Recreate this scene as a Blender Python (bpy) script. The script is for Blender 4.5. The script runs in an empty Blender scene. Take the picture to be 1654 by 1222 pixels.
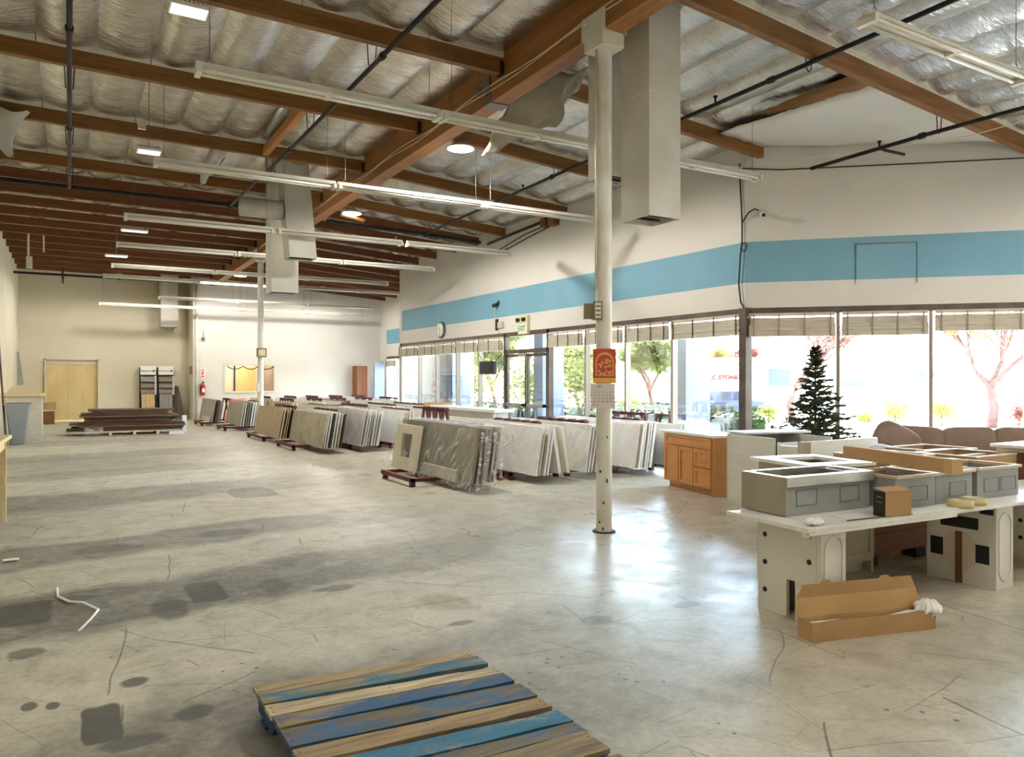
import bpy, math, random
from mathutils import Vector, Matrix, noise as mn
random.seed(7)
scn = bpy.context.scene
COL = scn.collection
# ---------------------------------------------------------------- camera
cam = bpy.data.cameras.new('camera'); co = bpy.data.objects.new('camera', cam); COL.objects.link(co)
co.location = (0, 0, 1.6); co.rotation_euler = (math.radians(90), 0, math.radians(-30.47))
cam.sensor_fit = 'HORIZONTAL'; cam.sensor_width = 36; cam.lens = 36 * 1215 / 1654.0
cam.shift_y = -(611 - 610) / 1654.0; cam.clip_start = .05; cam.clip_end = 400
scn.camera = co
# ---------------------------------------------------------------- sky, sun, exposure
w = bpy.data.worlds.new('sky'); scn.world = w; w.use_nodes = True
wn = w.node_tree.nodes; wl = w.node_tree.links
sky = wn.new('ShaderNodeTexSky'); sky.sky_type = 'NISHITA'; sky.sun_disc = False
sky.sun_elevation = math.radians(68); sky.sun_rotation = math.radians(70); sky.air_density = 1.2; sky.dust_density = 2.5
wl.new(sky.outputs[0], wn['Background'].inputs[0]); wn['Background'].inputs[1].default_value = 2.6
sl = bpy.data.lights.new('sun', 'SUN'); sl.energy = 34; sl.angle = math.radians(.6); sl.color = (1, .95, .86)
so = bpy.data.objects.new('sun', sl); COL.objects.link(so)
so.rotation_euler = Vector((-.34, -.12, -.93)).to_track_quat('-Z', 'Y').to_euler()
vs = scn.view_settings; vs.view_transform = 'Standard'; vs.look = 'None'; vs.gamma = 1; vs.use_curve_mapping = False
vs.exposure = 1.6
scn.cycles.use_denoising = True
scn.cycles.max_bounces = 10; scn.cycles.diffuse_bounces = 6; scn.cycles.transparent_max_bounces = 24
scn.cycles.sample_clamp_indirect = 6; scn.cycles.caustics_reflective = False; scn.cycles.caustics_refractive = False
LAMP_W = 23.0
# ---------------------------------------------------------------- materials
def s2l(c):
    c = c / 255.0
    return c / 12.92 if c <= .04045 else ((c + .055) / 1.055) ** 2.4
def rgb(*c): return (s2l(c[0]), s2l(c[1]), s2l(c[2]), 1)
def new_mat(name):
    m = bpy.data.materials.new(name); m.use_nodes = True
    return m, m.node_tree.nodes, m.node_tree.links, m.node_tree.nodes['Principled BSDF']
def coords(n, l, scale=(1, 1, 1), rnd=True, world=False):
    if world:
        g = n.new('ShaderNodeNewGeometry'); src = g.outputs['Position']
    else:
        t = n.new('ShaderNodeTexCoord'); src = t.outputs['Object']
    if rnd and not world:
        oi = n.new('ShaderNodeObjectInfo'); a = n.new('ShaderNodeVectorMath'); a.operation = 'MULTIPLY_ADD'
        cx = n.new('ShaderNodeCombineXYZ')
        for i in range(3): l.new(oi.outputs['Random'], cx.inputs[i])
        l.new(cx.outputs[0], a.inputs[0]); a.inputs[1].default_value = (37, 53, 71); l.new(src, a.inputs[2]); src = a.outputs[0]
    mp = n.new('ShaderNodeMapping'); mp.inputs['Scale'].default_value = scale; l.new(src, mp.inputs['Vector'])
    return mp.outputs[0]
def nz(n, l, v, scale, detail=4, rough=.55, dist=0):
    t = n.new('ShaderNodeTexNoise'); t.inputs['Scale'].default_value = scale; t.inputs['Detail'].default_value = detail
    t.inputs['Roughness'].default_value = rough; t.inputs['Distortion'].default_value = dist
    l.new(v, t.inputs['Vector']); return t.outputs['Fac']
def rampf(n, l, f, stops):
    r = n.new('ShaderNodeValToRGB'); e = r.color_ramp.elements
    while len(e) < len(stops): e.new(.5)
    for i, (p, c) in enumerate(stops):
        e[i].position = p; e[i].color = c if len(c) == 4 else (*c, 1)
    l.new(f, r.inputs[0]); return r.outputs[0]
def mixc(n, l, fac, a, b, mode='MIX'):
    m = n.new('ShaderNodeMix'); m.data_type = 'RGBA'; m.blend_type = mode
    for k, v in ((0, fac), (6, a), (7, b)):
        if hasattr(v, 'is_output'): l.new(v, m.inputs[k])
        elif k == 0: m.inputs[0].default_value = v
        else: m.inputs[k].default_value = v
    return m.outputs[2]
def mth(n, l, op, a, b=0, c=0, clamp=False):
    m = n.new('ShaderNodeMath'); m.operation = op; m.use_clamp = clamp
    for k, v in enumerate((a, b, c)):
        if hasattr(v, 'is_output'): l.new(v, m.inputs[k])
        else: m.inputs[k].default_value = v
    return m.outputs[0]
def bump(n, l, b, h, strength=.3, dist=.01):
    bp = n.new('ShaderNodeBump'); bp.inputs['Strength'].default_value = strength; bp.inputs['Distance'].default_value = dist
    l.new(h, bp.inputs['Height']); l.new(bp.outputs[0], b.inputs['Normal'])
def M(name, c, rough=.6, metal=0, c2=None, vs_=4, stretch=(1, 1, 1), bmp=0, bs=60, lo=.35, hi=.65, spec=.5, detail=5):
    m, n, l, b = new_mat(name)
    b.inputs['Base Color'].default_value = rgb(*c); b.inputs['Roughness'].default_value = rough
    b.inputs['Metallic'].default_value = metal; b.inputs['Specular IOR Level'].default_value = spec
    if c2 or bmp:
        v = coords(n, l, stretch)
        if c2:
            f = nz(n, l, v, vs_, detail); l.new(rampf(n, l, f, [(lo, rgb(*c)), (hi, rgb(*c2))]), b.inputs['Base Color'])
        if bmp: bump(n, l, b, nz(n, l, v, bs, 4), bmp)
    return m
def EM(name, c, s):
    m, n, l, b = new_mat(name); b.inputs['Base Color'].default_value = rgb(*c)
    b.inputs['Emission Color'].default_value = rgb(*c); b.inputs['Emission Strength'].default_value = s
    return m
def wood(name, c1, c2, axis=0, rough=.6, sc=1.0):
    st = [14, 14, 14]; st[axis] = .9
    m, n, l, b = new_mat(name); v = coords(n, l, tuple(x * sc for x in st))
    f = nz(n, l, v, 1.6, 6, .6, .6); g = nz(n, l, v, 9, 3)
    col = rampf(n, l, f, [(.3, rgb(*c1)), (.7, rgb(*c2))])
    kn = coords(n, l, (1.2, 1.2, 1.2)); k = nz(n, l, kn, 2.2, 2)
    col = mixc(n, l, mth(n, l, 'MULTIPLY', mth(n, l, 'GREATER_THAN', k, .7), .35), col, rgb(*[x * .55 for x in c1]))
    l.new(col, b.inputs['Base Color']); b.inputs['Roughness'].default_value = rough
    bump(n, l, b, g, .25, .004); return m
def stone(name, base, vein, amt=.5, sc=1.2, rough=.25, speck=0):
    m, n, l, b = new_mat(name); v = coords(n, l)
    f = nz(n, l, v, sc, 8, .62, 1.6)
    d = mth(n, l, 'ABSOLUTE', mth(n, l, 'SUBTRACT', f, .5))
    k = rampf(n, l, d, [(0, (1, 1, 1)), (.09, (0, 0, 0))])
    sp = nz(n, l, v, 45, 3); 
    col = mixc(n, l, mth(n, l, 'MULTIPLY', k, amt), rgb(*base), rgb(*vein))
    cl = nz(n, l, v, sc * .9, 4)
    col = mixc(n, l, mth(n, l, 'MULTIPLY', mth(n, l, 'SUBTRACT', cl, .4, clamp=True), amt * 1.6, clamp=True), col, rgb(*vein))
    if speck: col = mixc(n, l, mth(n, l, 'MULTIPLY', mth(n, l, 'GREATER_THAN', sp, .6), speck), col, rgb(*[x * .5 for x in vein]))
    l.new(col, b.inputs['Base Color']); b.inputs['Roughness'].default_value = rough; return m
def thin(name, tint, alpha, rough=.1, spec=.5, bmp=0, bs=20):
    m, n, l, b = new_mat(name); b.inputs['Base Color'].default_value = rgb(*tint); b.inputs['Roughness'].default_value = rough
    b.inputs['Specular IOR Level'].default_value = spec
    tr = n.new('ShaderNodeBsdfTransparent'); mx = n.new('ShaderNodeMixShader')
    if bmp:
        mp = n.new('ShaderNodeMapping'); mp.inputs['Scale'].default_value = (1, .8, 5); m0 = n.new('ShaderNodeMapping'); m0.inputs['Rotation'].default_value = (math.radians(52), 0, 0); l.new(coords(n, l), m0.inputs[0]); l.new(m0.outputs[0], mp.inputs[0])
        f = nz(n, l, mp.outputs[0], bs, 4, .55, 1.2); bump(n, l, b, f, bmp, .03)
        a = rampf(n, l, f, [(.42, (alpha * .5,) * 3), (.56, (alpha,) * 3), (.7, (min(1, alpha * 3.2),) * 3)]); l.new(a, mx.inputs[0])
    else: mx.inputs[0].default_value = alpha
    l.new(tr.outputs[0], mx.inputs[1]); l.new(b.outputs[0], mx.inputs[2]); l.new(mx.outputs[0], n['Material Output'].inputs[0]); return m
def glass_mat():
    m, n, l, b = new_mat('window glass')
    tr = n.new('ShaderNodeBsdfTransparent'); tr.inputs[0].default_value = (.93, .96, .95, 1)
    gl = n.new('ShaderNodeBsdfGlossy'); gl.inputs['Roughness'].default_value = .02
    fr = n.new('ShaderNodeFresnel'); fr.inputs[0].default_value = 1.45; mx = n.new('ShaderNodeMixShader')
    l.new(mth(n, l, 'MULTIPLY', fr.outputs[0], .4), mx.inputs[0]); l.new(tr.outputs[0], mx.inputs[1]); l.new(gl.outputs[0], mx.inputs[2])
    l.new(mx.outputs[0], n['Material Output'].inputs[0]); return m
def floor_mat():
    m, n, l, b = new_mat('worn concrete'); p = coords(n, l, world=True)
    sep = n.new('ShaderNodeSeparateXYZ'); l.new(p, sep.inputs[0]); X, Y = sep.outputs[0], sep.outputs[1]
    f1 = nz(n, l, p, .55, 6, .6); f2 = nz(n, l, p, 3.5, 6, .65, .5); f3 = nz(n, l, p, 28, 4, .6)
    col = rampf(n, l, f2, [(.25, rgb(150, 143, 126)), (.5, rgb(184, 177, 158)), (.78, rgb(202, 196, 178))])
    col = mixc(n, l, mth(n, l, 'MULTIPLY', mth(n, l, 'SUBTRACT', f3, .45, clamp=True), 1.1), col, rgb(112, 104, 90))
    # darker bands that run across the floor
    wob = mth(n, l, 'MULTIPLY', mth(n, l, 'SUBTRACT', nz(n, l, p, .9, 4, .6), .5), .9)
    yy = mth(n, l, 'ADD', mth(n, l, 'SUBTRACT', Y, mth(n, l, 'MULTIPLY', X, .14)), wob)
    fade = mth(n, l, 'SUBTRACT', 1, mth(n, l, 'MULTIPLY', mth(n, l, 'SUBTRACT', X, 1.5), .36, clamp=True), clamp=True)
    band_fac = 0
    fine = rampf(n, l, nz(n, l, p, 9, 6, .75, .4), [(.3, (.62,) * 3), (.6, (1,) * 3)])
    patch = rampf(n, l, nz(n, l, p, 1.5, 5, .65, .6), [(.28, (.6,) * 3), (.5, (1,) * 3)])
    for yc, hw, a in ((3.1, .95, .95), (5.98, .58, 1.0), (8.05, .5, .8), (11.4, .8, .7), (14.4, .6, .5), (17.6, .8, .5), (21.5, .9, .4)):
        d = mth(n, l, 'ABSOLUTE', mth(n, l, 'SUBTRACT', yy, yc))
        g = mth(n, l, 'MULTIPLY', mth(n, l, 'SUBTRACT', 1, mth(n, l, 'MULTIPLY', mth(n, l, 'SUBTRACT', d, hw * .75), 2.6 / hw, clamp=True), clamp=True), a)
        band_fac = g if band_fac == 0 else mth(n, l, 'MAXIMUM', band_fac, g)
    band_fac = mth(n, l, 'MULTIPLY', mth(n, l, 'MULTIPLY', mth(n, l, 'MULTIPLY', band_fac, fade), patch), fine)
    col = mixc(n, l, mth(n, l, 'MULTIPLY', band_fac, .88), col, rgb(78, 74, 66))
    # separate stains: x, y, half sizes, strength
    st = [(.13, 3.97, .085, .22, .9), (.88, 6.02, .13, .3, .85), (.6, 5.72, .13, .3, .7), (1.36, 5.95, .12, .22, .6), (-.26, 6.08, .16, .3, .85), (.04, 6.3, .12, .12, .6),
          (.3, 4.42, .07, .07, .85), (.52, 3.88, .1, .09, .8), (.23, 3.7, .14, .08, .7), (-.22, 5.2, .1, .1, .7), (-.17, 4.35, .035, .06, .8), (-.07, 4.3, .03, .05, .8), (1.75, 5.62, .16, .08, .6), (3.0, 4.0, .13, .09, .5), (3.75, 3.95, .12, .07, .45),
          (2.2, 4.4, .1, .04, .6), (1.4, 8.2, .3, .2, .6), (2.2, 10.9, .3, .5, .5), (.3, 8.0, .3, .2, .55), (.9, 3.4, .35, .3, .5)]
    j = nz(n, l, p, 7, 4, .6)
    for i, (sx, sy, a, c_, s_) in enumerate(st):
        dx = mth(n, l, 'DIVIDE', mth(n, l, 'SUBTRACT', X, sx), a); dy = mth(n, l, 'DIVIDE', mth(n, l, 'SUBTRACT', Y, sy), c_)
        pw = 6 if i in (0, 1, 4, 17) else 2
        r = mth(n, l, 'ADD', mth(n, l, 'POWER', mth(n, l, 'ABSOLUTE', dx), pw), mth(n, l, 'POWER', mth(n, l, 'ABSOLUTE', dy), pw))
        r = mth(n, l, 'ADD', r, mth(n, l, 'MULTIPLY', mth(n, l, 'SUBTRACT', j, .5), 1.8))
        k = mth(n, l, 'MULTIPLY', mth(n, l, 'SUBTRACT', 1, mth(n, l, 'MULTIPLY', mth(n, l, 'SUBTRACT', r, .6), 1.6, clamp=True), clamp=True), s_)
        col = mixc(n, l, k, col, rgb(62, 58, 52))
    dx = mth(n, l, 'DIVIDE', mth(n, l, 'SUBTRACT', X, 2.28), .22); dy = mth(n, l, 'DIVIDE', mth(n, l, 'SUBTRACT', Y, 4.9), .26)
    k = mth(n, l, 'SUBTRACT', 1, mth(n, l, 'ADD', mth(n, l, 'MULTIPLY', dx, dx), mth(n, l, 'MULTIPLY', dy, dy)), clamp=True)
    col = mixc(n, l, mth(n, l, 'MULTIPLY', mth(n, l, 'MULTIPLY', k, fine), .8), col, rgb(128, 118, 78))
    # straight scratches in random directions: a short line in every stretched cell
    for ang, sc, wdt, s_ in ((12, (.75, 1.1), .006, .75), (58, (.6, .9), .005, .7), (97, (.8, 1.0), .006, .7), (131, (.55, .9), .005, .75), (163, (1.1, 1.6), .007, .6), (75, (1.4, 2.2), .010, .55), (35, (1.2, 2.0), .009, .5)):
        mp = n.new('ShaderNodeMapping'); mp.inputs['Rotation'].default_value = (0, 0, math.radians(ang)); mp.inputs['Scale'].default_value = (sc[0], sc[1], 0)
        ds = n.new('ShaderNodeVectorMath'); ds.operation = 'ADD'; wv = n.new('ShaderNodeTexNoise'); wv.inputs['Scale'].default_value = .7; l.new(p, wv.inputs['Vector'])
        sc_ = n.new('ShaderNodeVectorMath'); sc_.operation = 'SCALE'; sc_.inputs['Scale'].default_value = .35; l.new(wv.outputs['Color'], sc_.inputs[0]); l.new(p, ds.inputs[0]); l.new(sc_.outputs[0], ds.inputs[1]); l.new(ds.outputs[0], mp.inputs[0])
        vo = n.new('ShaderNodeTexVoronoi'); vo.inputs['Scale'].default_value = 1; l.new(mp.outputs[0], vo.inputs['Vector'])
        sb = n.new('ShaderNodeVectorMath'); sb.operation = 'SUBTRACT'; l.new(mp.outputs[0], sb.inputs[0]); l.new(vo.outputs['Position'], sb.inputs[1])
        sp = n.new('ShaderNodeSeparateXYZ'); l.new(sb.outputs[0], sp.inputs[0]); cr = n.new('ShaderNodeSeparateColor'); l.new(vo.outputs['Color'], cr.inputs[0])
        k = mth(n, l, 'MULTIPLY', mth(n, l, 'LESS_THAN', mth(n, l, 'ABSOLUTE', sp.outputs[1]), mth(n, l, 'MULTIPLY', cr.outputs[1], wdt)), mth(n, l, 'LESS_THAN', mth(n, l, 'ABSOLUTE', sp.outputs[0]), mth(n, l, 'MULTIPLY', cr.outputs[0], .55)))
        col = mixc(n, l, mth(n, l, 'MULTIPLY', mth(n, l, 'MULTIPLY', k, s_), fine), col, rgb(78, 71, 60))
    vo = n.new('ShaderNodeTexVoronoi'); vo.inputs['Scale'].default_value = 9; l.new(p, vo.inputs['Vector'])
    k = mth(n, l, 'MULTIPLY', mth(n, l, 'LESS_THAN', vo.outputs['Distance'], .12), mth(n, l, 'GREATER_THAN', nz(n, l, p, 1.3, 3), .58))
    col = mixc(n, l, mth(n, l, 'MULTIPLY', k, .7), col, rgb(62, 58, 52))
    l.new(col, b.inputs['Base Color'])
    rg = rampf(n, l, nz(n, l, p, 2.4, 6, .7, .8), [(.3, (.24,) * 3), (.7, (.46,) * 3)])
    worn = mth(n, l, 'SUBTRACT', 1, mth(n, l, 'MULTIPLY', mth(n, l, 'SUBTRACT', X, 1.6), .5, clamp=True), clamp=True)   # the aisle side has lost its polish
    l.new(mth(n, l, 'ADD', rg, mth(n, l, 'MULTIPLY', worn, .32)), b.inputs['Roughness'])
    b.inputs['Specular IOR Level'].default_value = .55
    bump(n, l, b, nz(n, l, p, 5, 6, .65), .12, .02); return m
def foil_mat(name, c, c2):
    m, n, l, b = new_mat(name); v = coords(n, l, (1.6, 1, 1))
    f = nz(n, l, v, 2.2, 5, .6, 1.0); l.new(rampf(n, l, f, [(.3, rgb(*c)), (.7, rgb(*c2))]), b.inputs['Base Color'])
    b.inputs['Metallic'].default_value = .95; b.inputs['Roughness'].default_value = .27
    bump(n, l, b, nz(n, l, coords(n, l, (2.4, 7, 2)), 2.4, 5, .6, .8), .5, .03); return m
def painted_board(name, paint, wood_c, cover):
    m, n, l, b = new_mat(name); v = coords(n, l, (.9, 9, 9)); f = nz(n, l, v, 2.2, 6, .6, .5)
    wc = rampf(n, l, f, [(.3, rgb(*[x * .55 for x in wood_c])), (.7, rgb(*wood_c))])
    g = nz(n, l, coords(n, l, (2.4, 5, 5)), 1.3, 5, .62, .5)
    pc = mixc(n, l, f, rgb(*[x * .72 for x in paint]), rgb(*[min(255, x * 1.0 + 12) for x in paint]))
    k = rampf(n, l, g, [(max(0, cover - .06), (1, 1, 1)), (cover + .05, (0, 0, 0))])
    l.new(mixc(n, l, k, wc, pc), b.inputs['Base Color']); b.inputs['Roughness'].default_value = .75
    bump(n, l, b, f, .5, .006); return m
def leaf(name, c, c2):
    m = M(name, c, .8, c2=c2, vs_=2, spec=.08); n, l = m.node_tree.nodes, m.node_tree.links; b = n['Principled BSDF']
    tr = n.new('ShaderNodeBsdfTranslucent'); mx = n.new('ShaderNodeMixShader'); mx.inputs[0].default_value = .45
    l.new(b.inputs['Base Color'].links[0].from_socket, tr.inputs[0]); l.new(b.outputs[0], mx.inputs[1]); l.new(tr.outputs[0], mx.inputs[2]); l.new(mx.outputs[0], n['Material Output'].inputs[0]); return m
MAT = dict(
    wall=M('white painted wall', (208, 203, 195), .75, c2=(214, 209, 201), vs_=.9, bmp=.15, bs=35),
    wallb=M('cream painted wall', (208, 200, 176), .75, c2=(214, 207, 186), vs_=.8, bmp=.12, bs=30),
    blue=M('blue painted stripe', (112, 158, 178), .7, c2=(120, 165, 185), vs_=.9, bmp=.15, bs=35),
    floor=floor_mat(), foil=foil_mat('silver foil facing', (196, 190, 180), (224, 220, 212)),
    foilg=foil_mat('dull foil facing', (150, 144, 130), (182, 176, 160)),
    foild=M('gray insulation backing', (128, 120, 104), .5, .35, c2=(148, 140, 122), vs_=2), lip=M('pale facing lip', (214, 206, 190), .5, 0, c2=(232, 226, 212), vs_=6),
    deck=M('dark plywood deck', (60, 45, 30), .8),
    joist=wood('brown joist timber', (106, 68, 26), (144, 98, 44), 0), jred=wood('red brown timber', (98, 54, 24), (128, 78, 38), 0),
    beam=wood('laminated beam timber', (128, 80, 36), (162, 108, 56), 1), strut=wood('orange strut timber', (176, 112, 56), (200, 140, 82), 1),
    steel=M('gray steel plate', (112, 110, 104), .45, .6), black=M('black iron pipe', (34, 30, 27), .55, .3),
    dark=M('near black', (18, 17, 16), .6), hang=M('rust hanger', (60, 38, 24), .6, .4),
    white=M('white enamel', (222, 218, 206), .6, c2=(208, 202, 188), vs_=3), duct=M('white duct sheet', (206, 203, 192), .55, c2=(190, 186, 174), vs_=1.4),
    pole=M('cream pole paint', (224, 221, 212), .4, c2=(204, 198, 180), vs_=2.5), chip=M('chipped steel', (60, 52, 44), .7),
    tube=M('unlit tube glass', (226, 224, 214), .3), lamp=EM('lamp lens', (255, 250, 240), 14), tube_on=EM('lit tube', (255, 250, 240), 5), led_on=EM('panel lens', (240, 244, 250), .3),
    frame=M('dark bronze frame', (70, 58, 50), .4, .3, c2=(92, 78, 68), vs_=3), alu=M('worn aluminum', (140, 126, 114), .45, .3), glass=glass_mat(),
    shade=M('woven shade', (176, 166, 148), .8, c2=(206, 198, 182), vs_=3, stretch=(1, 1, 40)), shadew=M('pale shade fabric', (206, 196, 182), .8, c2=(182, 170, 154), vs_=5, stretch=(1, 1, 12)), strap=M('shade strap', (72, 62, 52), .8), strapl=M('pale shade strap', (150, 138, 122), .8),
    red=M('dark red steel', (98, 26, 26), .5, .2, c2=(72, 18, 20), vs_=4), maroon=M('old red steel', (72, 24, 26), .6, .2),
    film=thin('plastic film', (232, 232, 228), .32, .14, .8, .6, 3), film2=thin('smooth plastic film', (230, 230, 226), .1, .16, .8, .25, 2.5), crate=wood('pale pine', (206, 178, 128), (226, 204, 160), 2),
    ply=M('plywood board', (206, 180, 128), .7, c2=(220, 198, 150), vs_=2.5, stretch=(1, 1, .4)),
    card=M('brown cardboard', (168, 132, 88), .85, c2=(180, 146, 102), vs_=2, bmp=.08, bs=25), cardin=M('cardboard inside', (182, 146, 96), .85, c2=(192, 156, 106), vs_=3),
    cardd=M('dark cardboard', (122, 84, 44), .85), tapeb=M('black tape', (38, 32, 28), .5), tape=M('masking tape roll', (206, 192, 140), .7), tapec=M('pale tape core', (226, 220, 200), .7),
    binm=M('gray bin plastic', (128, 132, 140), .5, c2=(140, 144, 150), vs_=2), dkwood=wood('dark stacked board', (56, 42, 34), (88, 66, 52), 0), brwood=wood('brown stacked board', (104, 66, 40), (128, 84, 54), 0),
    cabw=wood('honey maple', (178, 116, 56), (204, 146, 84), 2, .4), cabd=wood('tall cabinet wood', (116, 62, 24), (140, 80, 36), 2, .5),
    qwhite=stone('white quartz', (220, 217, 209), (196, 192, 186), .35, .9), qvein=stone('white veined stone', (218, 214, 206), (164, 162, 160), .55, .8), qgray=stone('gray brown stone', (132, 122, 108), (104, 96, 86), .35, 2.0, .3, .25),
    qgreen=stone('gray green stone', (146, 140, 122), (188, 181, 160), .75, 1.3), qtan=stone('tan stone', (178, 156, 122), (142, 120, 90), .5, 1.6), qsil=stone('silver gray stone', (186, 182, 172), (148, 144, 136), .5, 2.4), qdark=stone('dark stone', (62, 56, 50), (40, 36, 32), .4, 2),
    qcream=stone('cream stone', (218, 211, 194), (196, 188, 168), .3, 2), qrose=stone('rosy brown stone', (150, 120, 100), (110, 84, 68), .5, 2),
    marble=stone('table marble', (226, 223, 214), (192, 190, 182), .35, 1.4, .5), gline=M('dark gray crease', (108, 110, 108), .6), orange=M('orange sheet', (226, 128, 92), .6), 
    rimw=M('pale wood rim', (206, 190, 164), .6, c2=(188, 170, 142), vs_=3), gsink=M('gray sink body', (138, 140, 138), .45, c2=(146, 148, 146), vs_=2), shiny=M('polished steel rim', (196, 192, 184), .3, .85, c2=(170, 164, 154), vs_=2.2), bsteel=M('brushed steel side', (168, 158, 138), .34, .6, c2=(150, 142, 124), vs_=1.5, stretch=(1, 1, .2)),
    pwhite=M('white laminate', (214, 210, 200), .45, c2=(206, 201, 190), vs_=2), pgray=M('pale gray panel', (196, 192, 182), .55, c2=(206, 202, 193), vs_=2.2, stretch=(1, 1, 9)), pbeige=M('beige cabinet paint', (176, 166, 142), .55, c2=(168, 158, 134), vs_=2), umber=M('red brown box', (104, 68, 50), .7, c2=(116, 78, 58), vs_=2),
    sofa=M('brown suede', (132, 110, 96), .9, c2=(144, 122, 106), vs_=5, bmp=.1, bs=60), lav=M('pale lavender laminate', (206, 204, 208), .4), lilac=M('lilac cloth', (190, 182, 196), .9, c2=(206, 198, 210), vs_=3, bmp=.2, bs=20), tissue=M('white tissue', (232, 232, 228), .9), paper=M('white paper', (228, 228, 222), .8),
    pine=M('fir needles', (66, 74, 46), .8, c2=(96, 96, 56), vs_=9), bark=M('brown bark', (70, 52, 46), .9, c2=(88, 66, 60), vs_=6, spec=.05), leafg=leaf('green leaves', (70, 84, 42), (98, 108, 56)), leafy=leaf('yellow green leaves', (108, 102, 40), (128, 116, 48)), leafp=leaf('rosy leaves', (92, 54, 44), (110, 72, 58)), hedge=leaf('hedge leaves', (70, 88, 44), (92, 108, 58)),
    asphalt=M('pale concrete lot', (186, 182, 176), .9, c2=(200, 196, 190), vs_=.5), walk=M('concrete walk', (176, 176, 178), .85, c2=(188, 188, 190), vs_=.8), pillar=M('bluish stucco', (150, 160, 182), .85, c2=(142, 152, 175), vs_=1.5, bmp=.2, bs=40), bldg=M('white stucco', (226, 224, 218), .85), bldb=M('tan brick facade', (92, 80, 72), .85, spec=0), bldd=M('blue gray opening', (64, 68, 78), .7, spec=0), bldg2=M('gray white stucco', (108, 106, 104), .85, spec=0),
    car=M('gray blue car paint', (46, 52, 68), .6, 0, spec=.04), carg=M('car window', (26, 32, 44), .5, spec=.04), tyre=M('tire rubber', (18, 18, 20), .9, spec=0), rim=M('wheel rim', (110, 110, 114), .5), signred=M('sign red', (104, 8, 14), .8, spec=0),
    exitp=M('cream sign case', (212, 204, 164), .5), exitg=M('exit green', (36, 140, 52), .5), clockf=M('clock face', (226, 226, 214), .4), clockr=M('clock rim', (110, 108, 100), .35, .5), blackp=M('black plastic', (34, 34, 36), .45), camw=M('white camera', (216, 212, 204), .4), brown_e=M('olive box', (120, 112, 78), .5),
    posterr=M('poster red', (188, 62, 52), .6), gold=M('poster gold', (214, 164, 74), .5), cal=M('calendar paper', (214, 204, 198), .7), ink=M('print ink', (70, 62, 60), .7), extred=M('extinguisher red', (178, 28, 28), .35), redp=M('sign red print', (206, 70, 60), .6),
    tan=M('tan wall', (206, 192, 168), .8), owall=EM('office paint', (196, 168, 120), .12), odoor=wood('office door', (204, 166, 104), (222, 186, 122), 2), vest=M('vinyl plank tan', (204, 174, 128), .5, c2=(184, 152, 108), vs_=2, stretch=(8, 8, .6)), vgray=M('vinyl plank gray', (150, 142, 136), .5, c2=(120, 114, 112), vs_=2, stretch=(8, 8, .6)), vmix=M('sample stack', (140, 124, 106), .5, c2=(96, 86, 80), vs_=3, stretch=(1, 1, 14)),
)
PAINTS = [painted_board('weathered board', (70, 120, 140), (186, 158, 112), .2), painted_board('teal edged board', (58, 106, 122), (150, 138, 104), .52), painted_board('pale worn board', (76, 130, 150), (212, 190, 150), .34),
          painted_board('blue worn board', (30, 80, 124), (140, 122, 92), .5), painted_board('blue board', (46, 88, 122), (118, 102, 78), .48), painted_board('bare board', (52, 96, 130), (170, 142, 98), .2),
          painted_board('teal board', (30, 108, 140), (170, 150, 110), .6), painted_board('slate board', (56, 92, 134), (128, 112, 84), .5), painted_board('gray weathered board', (70, 84, 90), (158, 136, 98), .18), painted_board('blue stringer', (18, 66, 118), (90, 80, 64), .75)]
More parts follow.
